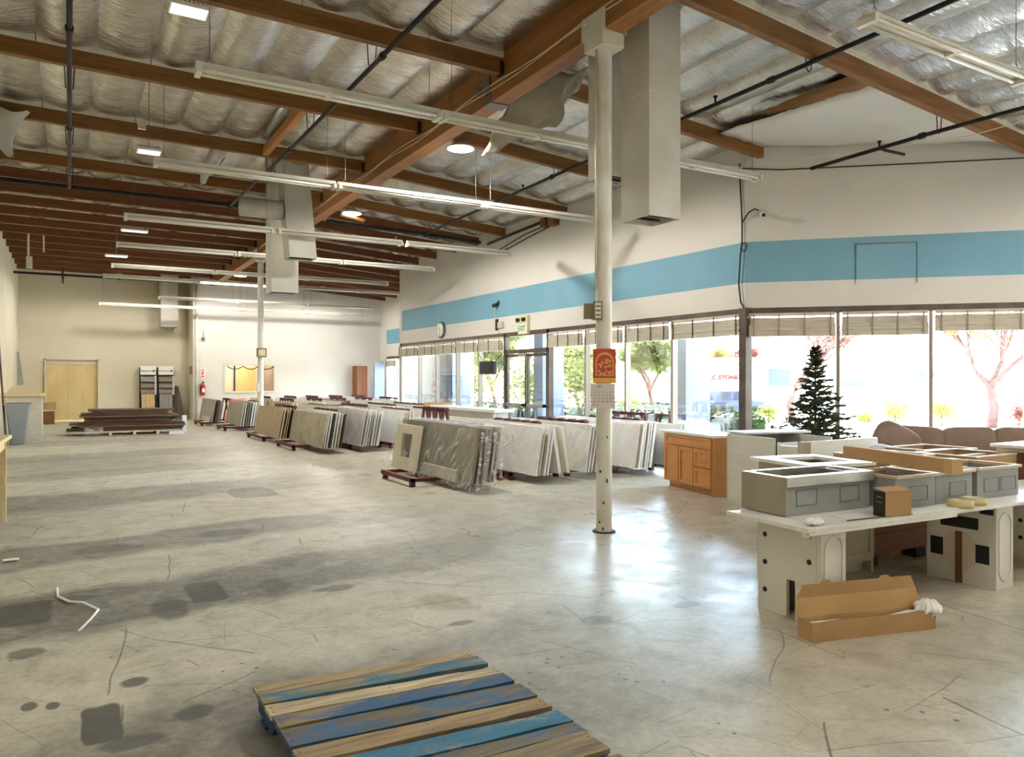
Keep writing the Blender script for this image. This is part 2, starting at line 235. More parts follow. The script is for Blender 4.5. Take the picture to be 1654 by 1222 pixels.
# ---------------------------------------------------------------- mesh helpers
class MB:
    def __init__(s): s.v = []; s.f = []; s.m = []
    def add(s, vs, fs, m=0):
        o = len(s.v); s.v += [tuple(v) for v in vs]; s.f += [tuple(o + i for i in f) for f in fs]; s.m += [m] * len(fs); return s
    def hexa(s, p, m=0):   # 4 bottom ccw, 4 top ccw
        return s.add(p, [(3, 2, 1, 0), (4, 5, 6, 7), (0, 1, 5, 4), (1, 2, 6, 5), (2, 3, 7, 6), (3, 0, 4, 7)], m)
    def box(s, x0, x1, y0, y1, z0, z1, m=0):
        return s.hexa([(x0, y0, z0), (x1, y0, z0), (x1, y1, z0), (x0, y1, z0), (x0, y0, z1), (x1, y0, z1), (x1, y1, z1), (x0, y1, z1)], m)
    def obox(s, o, ux, uy, x0, x1, y0, y1, z0, z1, m=0):   # box in a rotated plan frame
        P = lambda a, b, c: (o[0] + ux[0] * a + uy[0] * b, o[1] + ux[1] * a + uy[1] * b, (o[2] if len(o) > 2 else 0) + c)
        return s.hexa([P(x0, y0, z0), P(x1, y0, z0), P(x1, y1, z0), P(x0, y1, z0), P(x0, y0, z1), P(x1, y0, z1), P(x1, y1, z1), P(x0, y1, z1)], m)
    def cyl(s, p, q, r, r2=None, n=12, m=0, cap=True):
        p, q = Vector(p), Vector(q); r2 = r if r2 is None else r2; d = (q - p).normalized()
        a = d.orthogonal().normalized(); b = d.cross(a); vs = []
        for i in range(n):
            t = 2 * math.pi * i / n; e = a * math.cos(t) + b * math.sin(t); vs += [p + e * r, q + e * r2]
        fs = [(2 * i, 2 * ((i + 1) % n), 2 * ((i + 1) % n) + 1, 2 * i + 1) for i in range(n)]
        if cap: fs += [tuple(2 * i for i in range(n))[::-1], tuple(2 * i + 1 for i in range(n))]
        return s.add(vs, fs, m)
    def tube(s, pts, r, n=6, m=0):
        pts = [Vector(p) for p in pts]; rr = r if isinstance(r, (list, tuple)) else [r] * len(pts); vs = []; prev = None
        for i, p in enumerate(pts):
            d = (pts[min(i + 1, len(pts) - 1)] - pts[max(i - 1, 0)]).normalized()
            a = d.orthogonal().normalized() if prev is None else (prev - d * prev.dot(d)).normalized(); prev = a; b = d.cross(a)
            vs += [p + (a * math.cos(2 * math.pi * k / n) + b * math.sin(2 * math.pi * k / n)) * rr[i] for k in range(n)]
        fs = [(i * n + k, i * n + (k + 1) % n, (i + 1) * n + (k + 1) % n, (i + 1) * n + k) for i in range(len(pts) - 1) for k in range(n)]
        fs += [tuple(range(n))[::-1], tuple((len(pts) - 1) * n + k for k in range(n))]
        return s.add(vs, fs, m)
    def lathe(s, o, prof, n=20, m=0):
        vs = [(o[0] + r * math.cos(2 * math.pi * k / n), o[1] + r * math.sin(2 * math.pi * k / n), o[2] + z) for r, z in prof for k in range(n)]
        return s.add(vs, [(i * n + k, i * n + (k + 1) % n, (i + 1) * n + (k + 1) % n, (i + 1) * n + k) for i in range(len(prof) - 1) for k in range(n)], m)
    def grid(s, fn, nu, nv, m=0):
        vs = [fn(i / nu, j / nv) for i in range(nu + 1) for j in range(nv + 1)]
        return s.add(vs, [(i * (nv + 1) + j, (i + 1) * (nv + 1) + j, (i + 1) * (nv + 1) + j + 1, i * (nv + 1) + j + 1) for i in range(nu) for j in range(nv)], m)
    def prism(s, poly, fn, d0, d1, m=0):   # 2D polygon; fn(a, b, d) -> point
        n = len(poly); vs = [fn(a, b, d0) for a, b in poly] + [fn(a, b, d1) for a, b in poly]
        return s.add(vs, [tuple(range(n))[::-1], tuple(range(n, 2 * n))] + [(i, (i + 1) % n, n + (i + 1) % n, n + i) for i in range(n)], m)
    def sell(s, c, r, e1=.35, e2=.35, nu=16, nv=24, rot=None, m=0):   # rounded pillow form
        sg = lambda x, p: math.copysign(abs(x) ** p, x); R = rot or Matrix(); c = Vector(c)
        def fn(u, v):
            a = (u - .5) * math.pi * .998; b = (v - .5) * 2 * math.pi
            p = Vector((r[0] * sg(math.cos(a), e1) * sg(math.cos(b), e2), r[1] * sg(math.cos(a), e1) * sg(math.sin(b), e2), r[2] * sg(math.sin(a), e1)))
            return c + R @ p
        return s.grid(fn, nu, nv, m)
    def mesh(s, name, mats, off=(0, 0, 0), smooth=False):
        me = bpy.data.meshes.new(name); me.from_pydata([(v[0] - off[0], v[1] - off[1], v[2] - off[2]) for v in s.v], [], s.f)
        for x in (mats if isinstance(mats, (list, tuple)) else [mats]): me.materials.append(MAT[x] if isinstance(x, str) else x)
        if any(s.m): me.polygons.foreach_set('material_index', s.m)
        if smooth: me.polygons.foreach_set('use_smooth', [True] * len(me.polygons))
        me.update(); return me
    def build(s, name, mats, parent=None, smooth=False, loc=None, bev=0, solid=0):
        wp = Vector((0, 0, 0)); p = parent
        while p: wp += p.location; p = p.parent
        lo = Vector(loc) if loc is not None else (Vector([sum((min(v[i] for v in s.v), max(v[i] for v in s.v))) / 2 for i in range(2)] + [min(v[2] for v in s.v)]) if parent is None else Vector((0, 0, 0)))
        o = bpy.data.objects.new(name, s.mesh(name, mats, wp + lo if parent else lo, smooth)); COL.objects.link(o); o.location = lo
        if parent: o.parent = parent
        if solid: k = o.modifiers.new('thick', 'SOLIDIFY'); k.thickness = solid; k.offset = 0
        if bev: k = o.modifiers.new('edge', 'BEVEL'); k.width = bev; k.segments = 2; k.limit_method = 'ANGLE'
        return o
def tag(o, label, cat, group=None, kind=None):
    if label: o['label'] = label
    if cat: o['category'] = cat
    if group: o['group'] = group
    if kind: o['kind'] = kind
    return o
def thing(name, label, cat, loc=(0, 0, 0), group=None):
    o = bpy.data.objects.new(name, None); o.empty_display_size = .1; COL.objects.link(o); o.location = loc
    return tag(o, label, cat, group)
def struct(o, label=None):
    o['kind'] = 'structure'
    if label: o['label'] = label
    return o
def copy_tree(o, parent=None):
    c = o.copy(); COL.objects.link(c)
    if parent: c.parent = parent
    for ch in o.children: copy_tree(ch, c)
    return c
def text(body, name, mat_, size, loc, rot, parent=None, ext=.002, align='CENTER', sx=1, bold=0):
    cu = bpy.data.curves.new(name, 'FONT'); cu.body = body; cu.size = size; cu.extrude = ext; cu.offset = bold; cu.align_x = align; cu.align_y = 'CENTER'
    tmp = bpy.data.objects.new(name + ' curve', cu); me = bpy.data.meshes.new_from_object(tmp); bpy.data.objects.remove(tmp); bpy.data.curves.remove(cu)
    me.materials.clear(); me.materials.append(MAT[mat_]); o = bpy.data.objects.new(name, me); COL.objects.link(o)
    o.rotation_euler = rot; o.location = Vector(loc); o.scale = (sx, 1, 1)
    if parent:
        wp = Vector((0, 0, 0)); p = parent
        while p: wp += p.location; p = p.parent
        o.parent = parent; o.location = Vector(loc) - wp
    return o
PI = math.pi
XW, YC, S = 9.2, 8.37, 17.57            # right wall plane, its corner, the angled wall x + y = S
R2 = math.sqrt(.5); DU = (R2, -R2); DN = (R2, R2)   # along the angled wall; outward
def roof(x): return 5.68 + (4.8 - x) * .012 if x <= 4.8 else 5.68 - (x - 4.8) * .075
# ================================================================ room shell
foot = [(-1.6, -2.5), (16.2, -2.5), (16.2, 1.37), (9.2, 8.37), (9.2, 22.8), (11.6, 22.8), (11.6, 31), (4.08, 31), (4.08, 32.5), (-1.6, 32.5)]
struct(MB().prism(foot, lambda a, b, d: (a, b, d), -.15, 0).build('floor', 'floor', loc=(0, 0, 0)), 'worn gray concrete warehouse floor with darker bands and scratches')
struct(MB().box(-1.8, -1.6, -2.7, 32.7, 0, 6.1).build('wall_left', 'wallb'), 'cream left wall of the warehouse')
struct(MB().box(-1.8, 16.4, -2.7, -2.5, 0, 6.1).build('wall_front', 'wall'), 'white wall behind the viewer')
struct(MB().box(16.2, 16.4, -2.5, 1.37, 0, 6.1).build('wall_far_right', 'wall'), 'white end wall past the angled storefront')
struct(MB().box(-1.6, -.79, 32.5, 32.7, 0, 6.1).box(.97, 4.28, 32.5, 32.7, 0, 6.1).box(-.79, .97, 32.5, 32.7, 2.32, 6.1).build('wall_back_left', 'wallb'), 'cream back wall around the boarded doorway')
struct(MB().box(4.08, 4.28, 31.2, 32.5, 0, 6.1).build('wall_jog', 'wallb'), 'short cream return between the two back walls')
bw = MB().box(4.08, 5.24, 31, 31.2, 0, 6.1).box(7.14, 11.8, 31, 31.2, 0, 6.1).box(5.24, 7.14, 31, 31.2, 0, 1.07).box(5.24, 7.14, 31, 31.2, 2.09, 6.1)
struct(bw.build('wall_back_right', 'wall'), 'white back wall with the small office window')
wr = MB()
for z0, z1, m in ((2.7, 3.1, 0), (3.1, 3.745, 1), (3.745, 6.1, 0)): wr.box(9.2, 9.4, 8.37, 22.6, z0, z1, m)
struct(wr.build('wall_right', ['wall', 'blue']), 'white wall with a blue stripe above the long storefront')
wa = MB()
for z0, z1, m in ((2.7, 3.1, 0), (3.1, 3.745, 1), (3.745, 6.1, 0)): wa.obox((XW, YC), DU, DN, 0, 9.9, 0, .2, z0, z1, m)
wang = struct(wa.build('wall_angled', ['wall', 'blue']), 'angled white wall with a blue stripe above the corner windows')
ws = MB().box(9.2, 11.8, 22.6, 22.8, 0, 6.1)
for z0, z1, m in ((2.5, 3.02, 0), (3.02, 3.62, 1), (3.62, 6.1, 0)): ws.box(11.6, 11.8, 22.8, 30.2, z0, z1, m)
ws.box(11.6, 11.8, 30.2, 31.2, 0, 6.1)
struct(ws.build('wall_recess', ['wall', 'blue']), 'recessed far wall piece carrying its own blue stripe')
# a painted-over hatch on the angled wall
hp = MB()
a0, a1 = 1.6, 2.46
for x0, x1, z0, z1 in ((a0, a1, 3.63, 3.645), (a0, a0 + .006, 3.03, 3.63), (a1 - .006, a1, 3.03, 3.63)): hp.obox((XW, YC), DU, DN, x0, x1, -.012, .0, z0, z1)
o = hp.build('hatch_seam', 'steel', wang)
MB().obox((XW, YC), DU, DN, a0 + .015, a1 - .015, -.008, 0, 3.105, 3.625).build('hatch_panel', 'blue', wang)
# ceiling deck (above the foil)
ck = MB()
for x0, x1 in ((-1.8, 4.8), (4.8, 16.4)):
    ck.hexa([(x0, -2.7, roof(x0) + .06), (x1, -2.7, roof(x1) + .06), (x1, 32.7, roof(x1) + .06), (x0, 32.7, roof(x0) + .06)] + [(x0, -2.7, 6.2), (x1, -2.7, 6.2), (x1, 32.7, 6.2), (x0, 32.7, 6.2)])
ceil = struct(ck.build('ceiling', 'deck', loc=(0, 0, 0)), 'roof deck lined with quilted silver foil insulation')
JY = [3.0, 5.6, 8.2, 10.77, 13.35, 16.0, 17.4, 18.7, 20.0, 21.3, 22.6, 23.9, 25.2, 26.5, 27.8, 29.1, 30.4, 31.7]
def xright(y): return min(S - y, 16.2) if y < YC else (9.2 if y < 22.8 else (11.6 if y < 31 else 4.08))
PANW = .63
def panel_mesh(seed, length, smooth=0):
    r = random.Random(seed); amp = r.uniform(.07, .13) * (1 - .7 * smooth); sk = r.uniform(-.25, .25); off = Vector((r.uniform(0, 90), r.uniform(0, 90), 0))
    def fn(u, v):
        x = (u - .5) * PANW; y = (v - .5) * length; t = 2 * u - 1; t = max(-1, min(1, t + sk * (1 - t * t)))
        e = (1 - abs(t) ** 2.2); ey = min(1, 6 * v, 6 * (1 - v)) ** .5
        z = -amp * e * (.55 + .45 * ey)
        z += mn.noise(Vector((x * 3.2, y * 6.5, 0)) + off) * .022 * e * (1 - .8 * smooth)
        z += mn.noise(Vector((x * 7, y * 15, 3)) + off) * .010 * e * (1 - .8 * smooth)
        z += mn.noise(Vector((x * .5, y * .8, 7)) + off) * .04 * e
        return (x, y, z - .004)
    return MB().grid(fn, 12, 30).mesh('insulation_panel', ['duct' if smooth else 'foil'], smooth=True)
LEN = 2.5
PM = [panel_mesh(i, LEN) for i in range(10)]; PS = [panel_mesh(50 + i, LEN, 1) for i in range(2)]
for k in range(len(JY)):
    y0 = JY[k - 1] if k else .4; y1 = JY[k]; yc = (y0 + y1) / 2
    xs = [-1.6 + PANW * (i + .5) for i in range(10)]; xx = 4.92 + PANW / 2
    while xx < xright(yc) + .45: xs.append(xx); xx += PANW
    for x in xs:
        torn = False
        sm = (k == 2 and x > 8.4)
        if torn: continue
        o = bpy.data.objects.new('insulation_panel', random.choice(PS if sm else PM)); COL.objects.link(o); o.parent = ceil
        sl_ = .012 if x <= 4.8 else .075
        o.location = (x, yc, roof(x)); o.rotation_euler = (0, math.atan(sl_), PI if random.random() < .5 and not sm and x < 4.8 else 0); o.scale = (1, (y1 - y0 - .09) / LEN, 1)
        if o.rotation_euler[2] > 1: o.rotation_euler = (0, -math.atan(sl_), PI)
for i, y in enumerate(JY):
    for side in (0, 1):
        x0, x1 = (-1.6, 4.68) if side == 0 else (4.92, xright(y))
        if x1 - x0 < .3: continue
        t = .05
        jm = MB(); za, zb = roof(x0), roof(x1)
        jm.hexa([(x0, y - t, za - .29), (x1, y - t, zb - .29), (x1, y + t, zb - .29), (x0, y + t, za - .29), (x0, y - t, za), (x1, y - t, zb), (x1, y + t, zb), (x0, y + t, za)])
        j = struct(jm.build('ceiling_joist', 'joist' if y < 17 else 'jred', bev=.004), 'brown timber ceiling joist')
        lp = MB()
        for sgn in (-1, 1):
            ya, yb = sorted((y + sgn * t, y + sgn * (t + .022)))
            n = max(1, int((x1 - x0) / 1.22))
            for q in range(n):
                a = x0 + (x1 - x0) * q / n; b = x0 + (x1 - x0) * (q + 1) / n - .012
                lp.hexa([(a, ya, roof(a) - .09), (b, ya, roof(b) - .09), (b, yb, roof(b) - .09), (a, yb, roof(a) - .09), (a, ya, roof(a) - .005), (b, ya, roof(b) - .005), (b, yb, roof(b) - .005), (a, yb, roof(a) - .005)])
        lp.build('facing_lip', 'lip', j)
        hx = 4.68 if side == 0 else 4.92; d = -1 if side == 0 else 1; hz = roof(hx) - .29
        MB().box(min(hx, hx + d * .06), max(hx, hx + d * .06), y - t - .006, y + t + .006, hz - .006, hz + .16).build('joist_hanger', 'hang', j)
bm = struct(MB().box(4.68, 4.92, -2.5, 30.95, 5.15, 5.74).build('main_beam', 'beam', bev=.006), 'deep laminated timber beam running the length of the roof')
sp = MB().box(4.665, 4.68, 8.5, 8.62, 5.2, 5.72).box(4.662, 4.68, 8.3, 8.62, 5.5, 5.62).box(4.662, 4.68, 8.5, 8.9, 5.36, 5.46).box(4.66, 4.94, 8.46, 8.66, 5.135, 5.15)
for y, z in ((8.34, 5.6), (8.34, 5.53), (8.56, 5.66), (8.56, 5.26), (8.84, 5.43), (8.74, 5.39)): sp.cyl((4.64, y, z), (4.67, y, z), .014)
sp.build('splice_plate', 'steel', bm)
cb = MB()
for dz, ph in ((5.3, 0), (5.34, 1.3)):
    cb.tube([(4.668, 5.8 + i * .5, dz + .025 * math.sin(i * 1.1 + ph)) for i in range(38)], .006, 5)
cb.build('cable', 'lip', bm)
# pillars of the room
def column(y, cap):
    c = struct(MB().lathe((4.8, y, 0), [(.083, 0), (.083, 5.0 if cap else 5.1)], 20).build('steel_column', 'pole', smooth=True), 'round cream painted steel column under the main beam')
    MB().lathe((4.8, y, 0), [(.12, 0), (.12, .012), (.09, .014)], 20).build('base_plate', 'chip', c)
    k = MB().box(4.66, 4.94, y - .16, y + .16, 5.0, 5.15).box(4.655, 4.672, y - .2, y + .2, 5.13, 5.36).box(4.928, 4.945, y - .2, y + .2, 5.13, 5.36)
    for yy in (y - .14, y + .14): k.cyl((4.64, yy, 5.3), (4.66, yy, 5.3), .016)
    k.build('saddle', 'pole', c, bev=.004)
    return c
c1 = column(6.27, 1); c2 = column(22.6, 1)
ch = MB()
for a, z, s_ in ((3.6, .62, .012), (4.0, .3, .01), (3.5, .1, .009), (4.4, .52, .016), (3.9, .03, .012), (4.45, .98, .008)):
    ch.box(4.8 + .084 * math.cos(a) - .004, 4.8 + .084 * math.cos(a) + .004, 6.27 + .084 * math.sin(a) - s_, 6.27 + .084 * math.sin(a) + s_, z, z + s_ * 2.4)
ch.build('paint_chip', 'chip', c1)
MB().cyl((4.695, 6.27, 2.5), (4.705, 6.27, 5.0), .012, n=8).build('conduit', 'pole', c1, True)
cd = struct(MB().cyl((4.2, 30.93, 0), (4.2, 30.93, 5.4), .06, n=14).build('downpipe', 'pole', smooth=True), 'pale vertical pipe at the corner of the back wall')
# baseboards are bare here; doorway boarded with plywood
d1 = struct(MB().box(-.79, -.74, 32.42, 32.62, 0, 2.32).box(.92, .97, 32.42, 32.62, 0, 2.32).box(-.79, .97, 32.42, 32.62, 2.27, 2.32).build('door_1', 'wallb'), 'doorway closed with plywood panels in the back wall')
MB().box(-.79, .97, 32.61, 32.7, 0, 2.32).build('backing', 'deck', d1); MB().box(-.74, -.06, 32.56, 32.6, 0, 2.27).build('plywood_panel', 'ply', d1); MB().box(-.055, .92, 32.56, 32.6, 0, 2.27).build('plywood_panel', 'ply', d1); MB().box(-.74, .92, 32.53, 32.56, 2.1, 2.27).build('header_strip', 'tan', d1)  # backing added behind the panels to stop light leaking through their gap
# ---------------------------------------------------------------- storefront
wcount = [1]
def bay(P, a, b, zh, blind, n_str=4, left_w=.05, sh='shade', drop=.0, ma=True, mb_=False):
    """P(s, d, z): s along the wall, d outward"""
    w_ = wcount[0]; wcount[0] += 1
    def bx(mb, s0, s1, d0, d1, z0, z1, m=0):
        p = [P(s0, d0, z0), P(s1, d0, z0), P(s1, d1, z0), P(s0, d1, z0), P(s0, d0, z1), P(s1, d0, z1), P(s1, d1, z1), P(s0, d1, z1)]
        return mb.hexa(p, m)
    f = MB(); bx(f, a, b, 0, .12, zh - .07, zh + .03); bx(f, a + left_w / 2, b - .025, .01, .11, 0, .12)
    if ma: bx(f, a - left_w / 2, a + left_w / 2, .0, .115, 0, zh - .07, 1)
    if mb_: bx(f, b - .025, b + .025, .0, .115, 0, zh - .07, 1)
    wf = struct(f.build('window_%d' % w_, ['frame', 'alu']), 'dark framed storefront window bay')
    g = MB(); bx(g, a + .02, b - .02, .055, .061, .12, zh - .07); g.build('pane', 'glass', wf)
    if blind:
        t = thing('window_shade', blind, 'shade', P((a + b) / 2, -.08, zh - .1), 'rolled up shades over the storefront')
        zt = zh - .06
        h = MB(); bx(h, a + .05, b - .05, -.05, -.02, zt - .05, zt); h.build('head_rail', 'shadew', t)
        s_ = MB()
        bx(s_, a + .05, b - .05, -.028, -.022, zt - .17 - drop, zt - .07); s_.build('sheer_strip', 'shadew', t)
        for q in range(4):
            r_ = MB(); z1 = zt - .15 - drop - q * .045; bx(r_, a + .05, b - .05, -.07 - .012 * (q % 2), -.018, z1 - .05, z1); r_.build('slat', sh, t)
        for q in range(n_str):
            x = a + .12 + (b - a - .24) * q / max(1, n_str - 1); k = MB(); bx(k, x - .012, x + .012, -.09, -.083, zt - .34 - drop, zt - .02); k.build('strap', 'strapl' if abs(drop) > .001 else 'strap', t)
    return wf
def PR(s, d, z): return (XW + d, s, z)
def PA(s, d, z): return (XW + DU[0] * s + DN[0] * d, YC + DU[1] * s + DN[1] * d, z)
def PQ(s, d, z): return (11.6 + d, s, z)
ys = [22.77, 21.27, 20.01, 18.67, 17.36, 16.0]
nm = ['far end of the long storefront', 'second from the far end of the long storefront', 'third from the far end of the long storefront', 'fourth from the far end, beside the hanging black box', 'fifth from the far end, just before the glass door']
for i in range(5): bay(PR, ys[i + 1], ys[i], 2.67, 'narrow rolled shade, ' + nm[i], 3, ma=i < 4, mb_=i == 0)
ys2 = [14.06, 12.65, 11.35, 10.05, 8.37]
nm2 = ['first after the glass door', 'second after the glass door, half behind the column', 'third after the glass door', 'above the blue pillar by the wall corner']
for i in range(4): bay(PR, ys2[i + 1], ys2[i], 2.67, 'rolled shade with dark straps, ' + nm2[i], 4, ma=i < 3)
ss = [0, 1.36, 2.645, 3.915, 5.2, 6.5, 7.8, 9.1]
nm3 = ['wide rolled shade on the angled wall, above the fir tree', 'wide rolled shade on the angled wall, middle one', 'wide rolled shade on the angled wall, above the sofa']
for i in range(7): bay(PA, ss[i], ss[i + 1], 2.67, nm3[i] if i < 3 else None, 4, .12 if i == 0 else .05, 'shadew' if i == 2 else 'shade', .03 if i != 2 else -.02, ma=i > 0)
for i, (a, b) in enumerate(((29.0, 30.2), (27.0, 29.0), (25.0, 27.0), (22.8, 25.0))): bay(PQ, a, b, 2.47, 'short shade inside the recessed far window' if i == 0 else None, 2)
corner = struct(MB().box(9.13, 9.27, 8.3, 8.44, 0, 2.7).build('trim_1', 'frame'), 'thick dark corner post of the storefront')
# glass door with transom between y 14.06 and 16
dr = MB().box(9.2, 9.32, 15.95, 16.05, 0, 2.68).box(9.2, 9.32, 14.01, 14.11, 0, 2.68).box(9.2, 9.32, 14.06, 16, 2.6, 2.7).box(9.2, 9.32, 14.06, 16, 2.18, 2.28)
d2 = struct(dr.build('door_2', 'frame'), 'double glass entrance door under a transom')
MB().box(9.25, 9.258, 14.1, 15.96, 2.28, 2.6).build('transom_pane', 'glass', d2)
for y0, y1 in ((14.11, 14.98), (15.02, 15.95)):
    lf = MB().box(9.22, 9.27, y0, y0 + .06, .02, 2.17).box(9.22, 9.27, y1 - .06, y1, .02, 2.17).box(9.22, 9.27, y0, y1, .02, .2).box(9.22, 9.27, y0, y1, 2.1, 2.17).build('door_leaf', 'frame', d2)
    MB().box(9.243, 9.248, y0 + .06, y1 - .06, .2, 2.1).build('pane', 'glass', lf)
    MB().box(9.15, 9.2, y0 + .04, y1 - .04, .93, 1.0).box(9.15, 9.24, y0 + .04, y0 + .1, .93, 1.0).box(9.15, 9.24, y1 - .1, y1 - .04, .93, 1.0).build('push_bar', 'alu', lf)
MB().box(9.14, 9.22, 14.9, 15.3, 2.1, 2.17).cyl((9.16, 15.0, 2.1), (9.14, 14.6, 2.07), .012).build('door_closer', 'alu', d2)
# office behind the small window
of = MB().box(4.9, 5.0, 31.2, 34, 0, 3).box(7.6, 7.7, 31.2, 34, 0, 3).box(4.9, 7.7, 34, 34.1, 0, 3).box(4.9, 7.7, 31.2, 34.1, 3, 3.1).box(4.9, 7.7, 31.2, 34.1, -.1, 0)
struct(of.build('wall_office', 'tan'), 'tan walls of the lit office behind the small window')
w7 = struct(MB().box(5.18, 7.2, 30.97, 31.05, 1.0, 1.08).box(5.18, 7.2, 30.97, 31.05, 2.08, 2.16).box(5.18, 5.26, 30.97, 31.05, 1.08, 2.08).box(7.12, 7.2, 30.97, 31.05, 1.08, 2.08).build('window_40', 'wallb'), 'small interior office window framed in cream')
MB().box(5.26, 7.12, 31.0, 31.006, 1.08, 2.08).build('pane', 'glass', w7)
od = struct(MB().box(6.2, 7.0, 33.9, 33.97, 0, 2.05).build('door_3', 'odoor'), 'light wooden office door seen through the small window')
MB().box(6.1, 6.2, 33.9, 33.99, 0, 2.1).box(7.0, 7.1, 33.9, 33.99, 0, 2.1).build('door_frame', 'shadew', od); MB().cyl((6.9, 33.85, 1.0), (6.9, 33.9, 1.0), .03).build('door_knob', 'shiny', od)
MB().box(7.2, 7.24, 31.5, 33.6, 0, 2.6).build('partition', 'sofa', w7); struct(MB().box(7.54, 7.58, 31.5, 33.5, 1.0, 2.1).build('window_41', 'white'), 'white panel added for the bright reflection in the office window'); MB().box(6.08, 6.14, 33.85, 33.9, 0, 2.12).build('dark_jamb', 'dark', od)  # white panel added where the office glass reflects the bright outside
ol = bpy.data.lights.new('office lamp', 'AREA'); ol.energy = 40; ol.size = 1.2; ol.color = (1, .94, .86); oo = bpy.data.objects.new('office lamp', ol); COL.objects.link(oo); oo.location = (6.1, 32.6, 2.9)
gl = MB()
for i in range(3):
    x0 = 5.3 + i * .6; gl.tube([(x0 + .6 * t / 8, 30.95, 2.06 - .12 * math.sin(PI * t / 8)) for t in range(9)], .018, 6)
tag(gl.build('garland', 'dark'), 'thin dark garland draped along the top of the office window', 'garland')
# ================================================================ overhead: pipes, ducts, lights
def pipe(name, pts, r, label, heads=(), hang=()):
    t = thing(name, label, 'pipe', pts[0], 'black sprinkler pipes under the roof')
    MB().tube(pts, r, 10).build('pipe_run', 'black', t, True)
    for p in pts[1:-1]: MB().cyl((p[0], p[1] - .04, p[2]), (p[0], p[1] + .04, p[2]), r * 1.5).build('coupling', 'black', t)
    for x, y, z in heads: MB().cyl((x, y, z), (x, y, z + .1), .014, n=8).cyl((x, y, z + .08), (x, y, z + .1), .03, n=8).build('sprinkler_head', 'black', t)
    for x, y, z in hang: MB().tube([(x - .06, y, roof(x) - .2), (x - .04, y, z), (x, y, z - .03), (x + .04, y, z), (x + .06, y, roof(x) - .2)], .007, 5).build('hanger', 'black', t)
    return t
pipe('sprinkler_pipe', [(0, 3, 5.2), (0, 9, 5.2), (0, 12.6, 5.2), (0, 16.55, 5.2)], .028, 'black sprinkler pipe running straight back over the left side', [(0, 5.5, 5.2)], [(0, y + .08, 5.2) for y in JY[1:6]])
pipe('sprinkler_pipe', [(3.04, 3, 5.2), (3.02, 8, 5.2), (3.0, 12, 5.2), (2.9, 16.55, 5.2)], .028, 'black sprinkler pipe between the left side and the main beam', [(3.0, 9.6, 5.2)], [(3.0, y + .08, 5.2) for y in JY[1:6]])
pipe('sprinkler_pipe', [(7.22, 2, 5.2), (7.25, 6.2, 5.17), (7.28, 11, 5.12), (7.36, 16.55, 5.05)], .028, 'black sprinkler pipe right of the main beam above the white ducts', [(7.25, 7.1, 5.17), (7.3, 12, 5.1)], [(7.27, y + .08, 5.12) for y in JY[1:6]])
t = pipe('sprinkler_pipe', [(10.0, 3.4, 4.87), (9.84, 5.9, 4.84), (9.78, 7.6, 4.8)], .028, 'short black sprinkler pipe with a side branch at the angled wall', [(9.82, 6.5, 4.83)], [(9.86, 5.68, 4.84)])
MB().tube([(9.82, 6.5, 4.83), (9.95, 6.5, 4.82), (10.25, 6.4, 4.78)], .022, 8).build('branch', 'black', t, True)
pipe('sprinkler_main', [(-1.55, 16.62, 5.24), (2.9, 16.6, 5.22), (4.62, 16.55, 5.2)], .045, 'thick black cross pipe below the joists left of the beam')
pipe('sprinkler_main', [(4.95, 16.6, 5.1), (7.36, 16.62, 5.04), (8.9, 16.7, 5.0)], .045, 'thick black cross pipe below the joists right of the beam')
pipe('sprinkler_pipe', [(-.2, 29, 5.2), (-.2, 30.6, 5.1), (-.2, 30.9, 4.95)], .03, 'short black pipe drop near the far cream wall')
pipe('sprinkler_main', [(-1.6, 29.8, 5.1), (1.5, 29.8, 5.1), (4.6, 29.8, 5.1)], .04, 'black cross pipe in front of the far cream wall')
tag(MB().box(2.86, 2.95, 10.82, 13.3, 5.42, 5.56).build('timber_strut', 'strut'), 'orange timber strut between two joists over the left side', 'strut')
tag(MB().hexa([(4.9, 15.3, 5.0), (5.5, 15.6, 4.98), (5.5, 15.75, 4.98), (4.9, 15.45, 5.0), (4.9, 15.3, 5.05), (5.5, 15.6, 5.03), (5.5, 15.75, 5.03), (4.9, 15.45, 5.05)]).build('timber_block', 'strut'), 'small orange timber block under the beam past the lamp', 'block')
# ducts
def duct(x, y, wx, wy, z0, z1, label, lean=0, grp=None, seam=None, mouth=.12):
    z1 = roof(x + wx) + .03; t = thing('air_duct', label, 'duct', (x, y, z0), grp)
    b = MB(); b.hexa([(x + lean, y, z0), (x + wx + lean, y, z0), (x + wx + lean, y + wy, z0), (x + lean, y + wy, z0), (x, y, z1), (x + wx, y, z1), (x + wx, y + wy, z1), (x, y + wy, z1)])
    b.f.pop(0); b.m.pop(0)
    b.build('duct_body', 'duct', t, solid=.012)
    for z in ([seam] if seam else []): MB().box(x - .004, x + wx + .004, y - .004, y + wy + .004, z, z + .008).build('seam', 'lip', t)
    MB().box(x + lean + .02, x + wx + lean - .02, y + .02, y + wy - .02, z0 + .12, z0 + .13).build('grille_back', 'dark', t)
    g = MB()
    for q in range(2): yy = y + .08 + (wy - .1) * q / 2; g.hexa([(x + lean + .03, yy, z0 + .01), (x + wx + lean - .03, yy, z0 + .01), (x + wx + lean - .03, yy + .01, z0 + .01), (x + lean + .03, yy + .01, z0 + .01), (x + lean + .03, yy + .03, z0 + .05), (x + wx + lean - .03, yy + .03, z0 + .05), (x + wx + lean - .03, yy + .04, z0 + .05), (x + lean + .03, yy + .04, z0 + .05)])
    g.build('louver', 'steel', t)
    return t
duct(5.25, 6.08, .43, .46, 3.31, 5.62, 'large white duct hanging right of the near column, lower of the pair', seam=4.62)
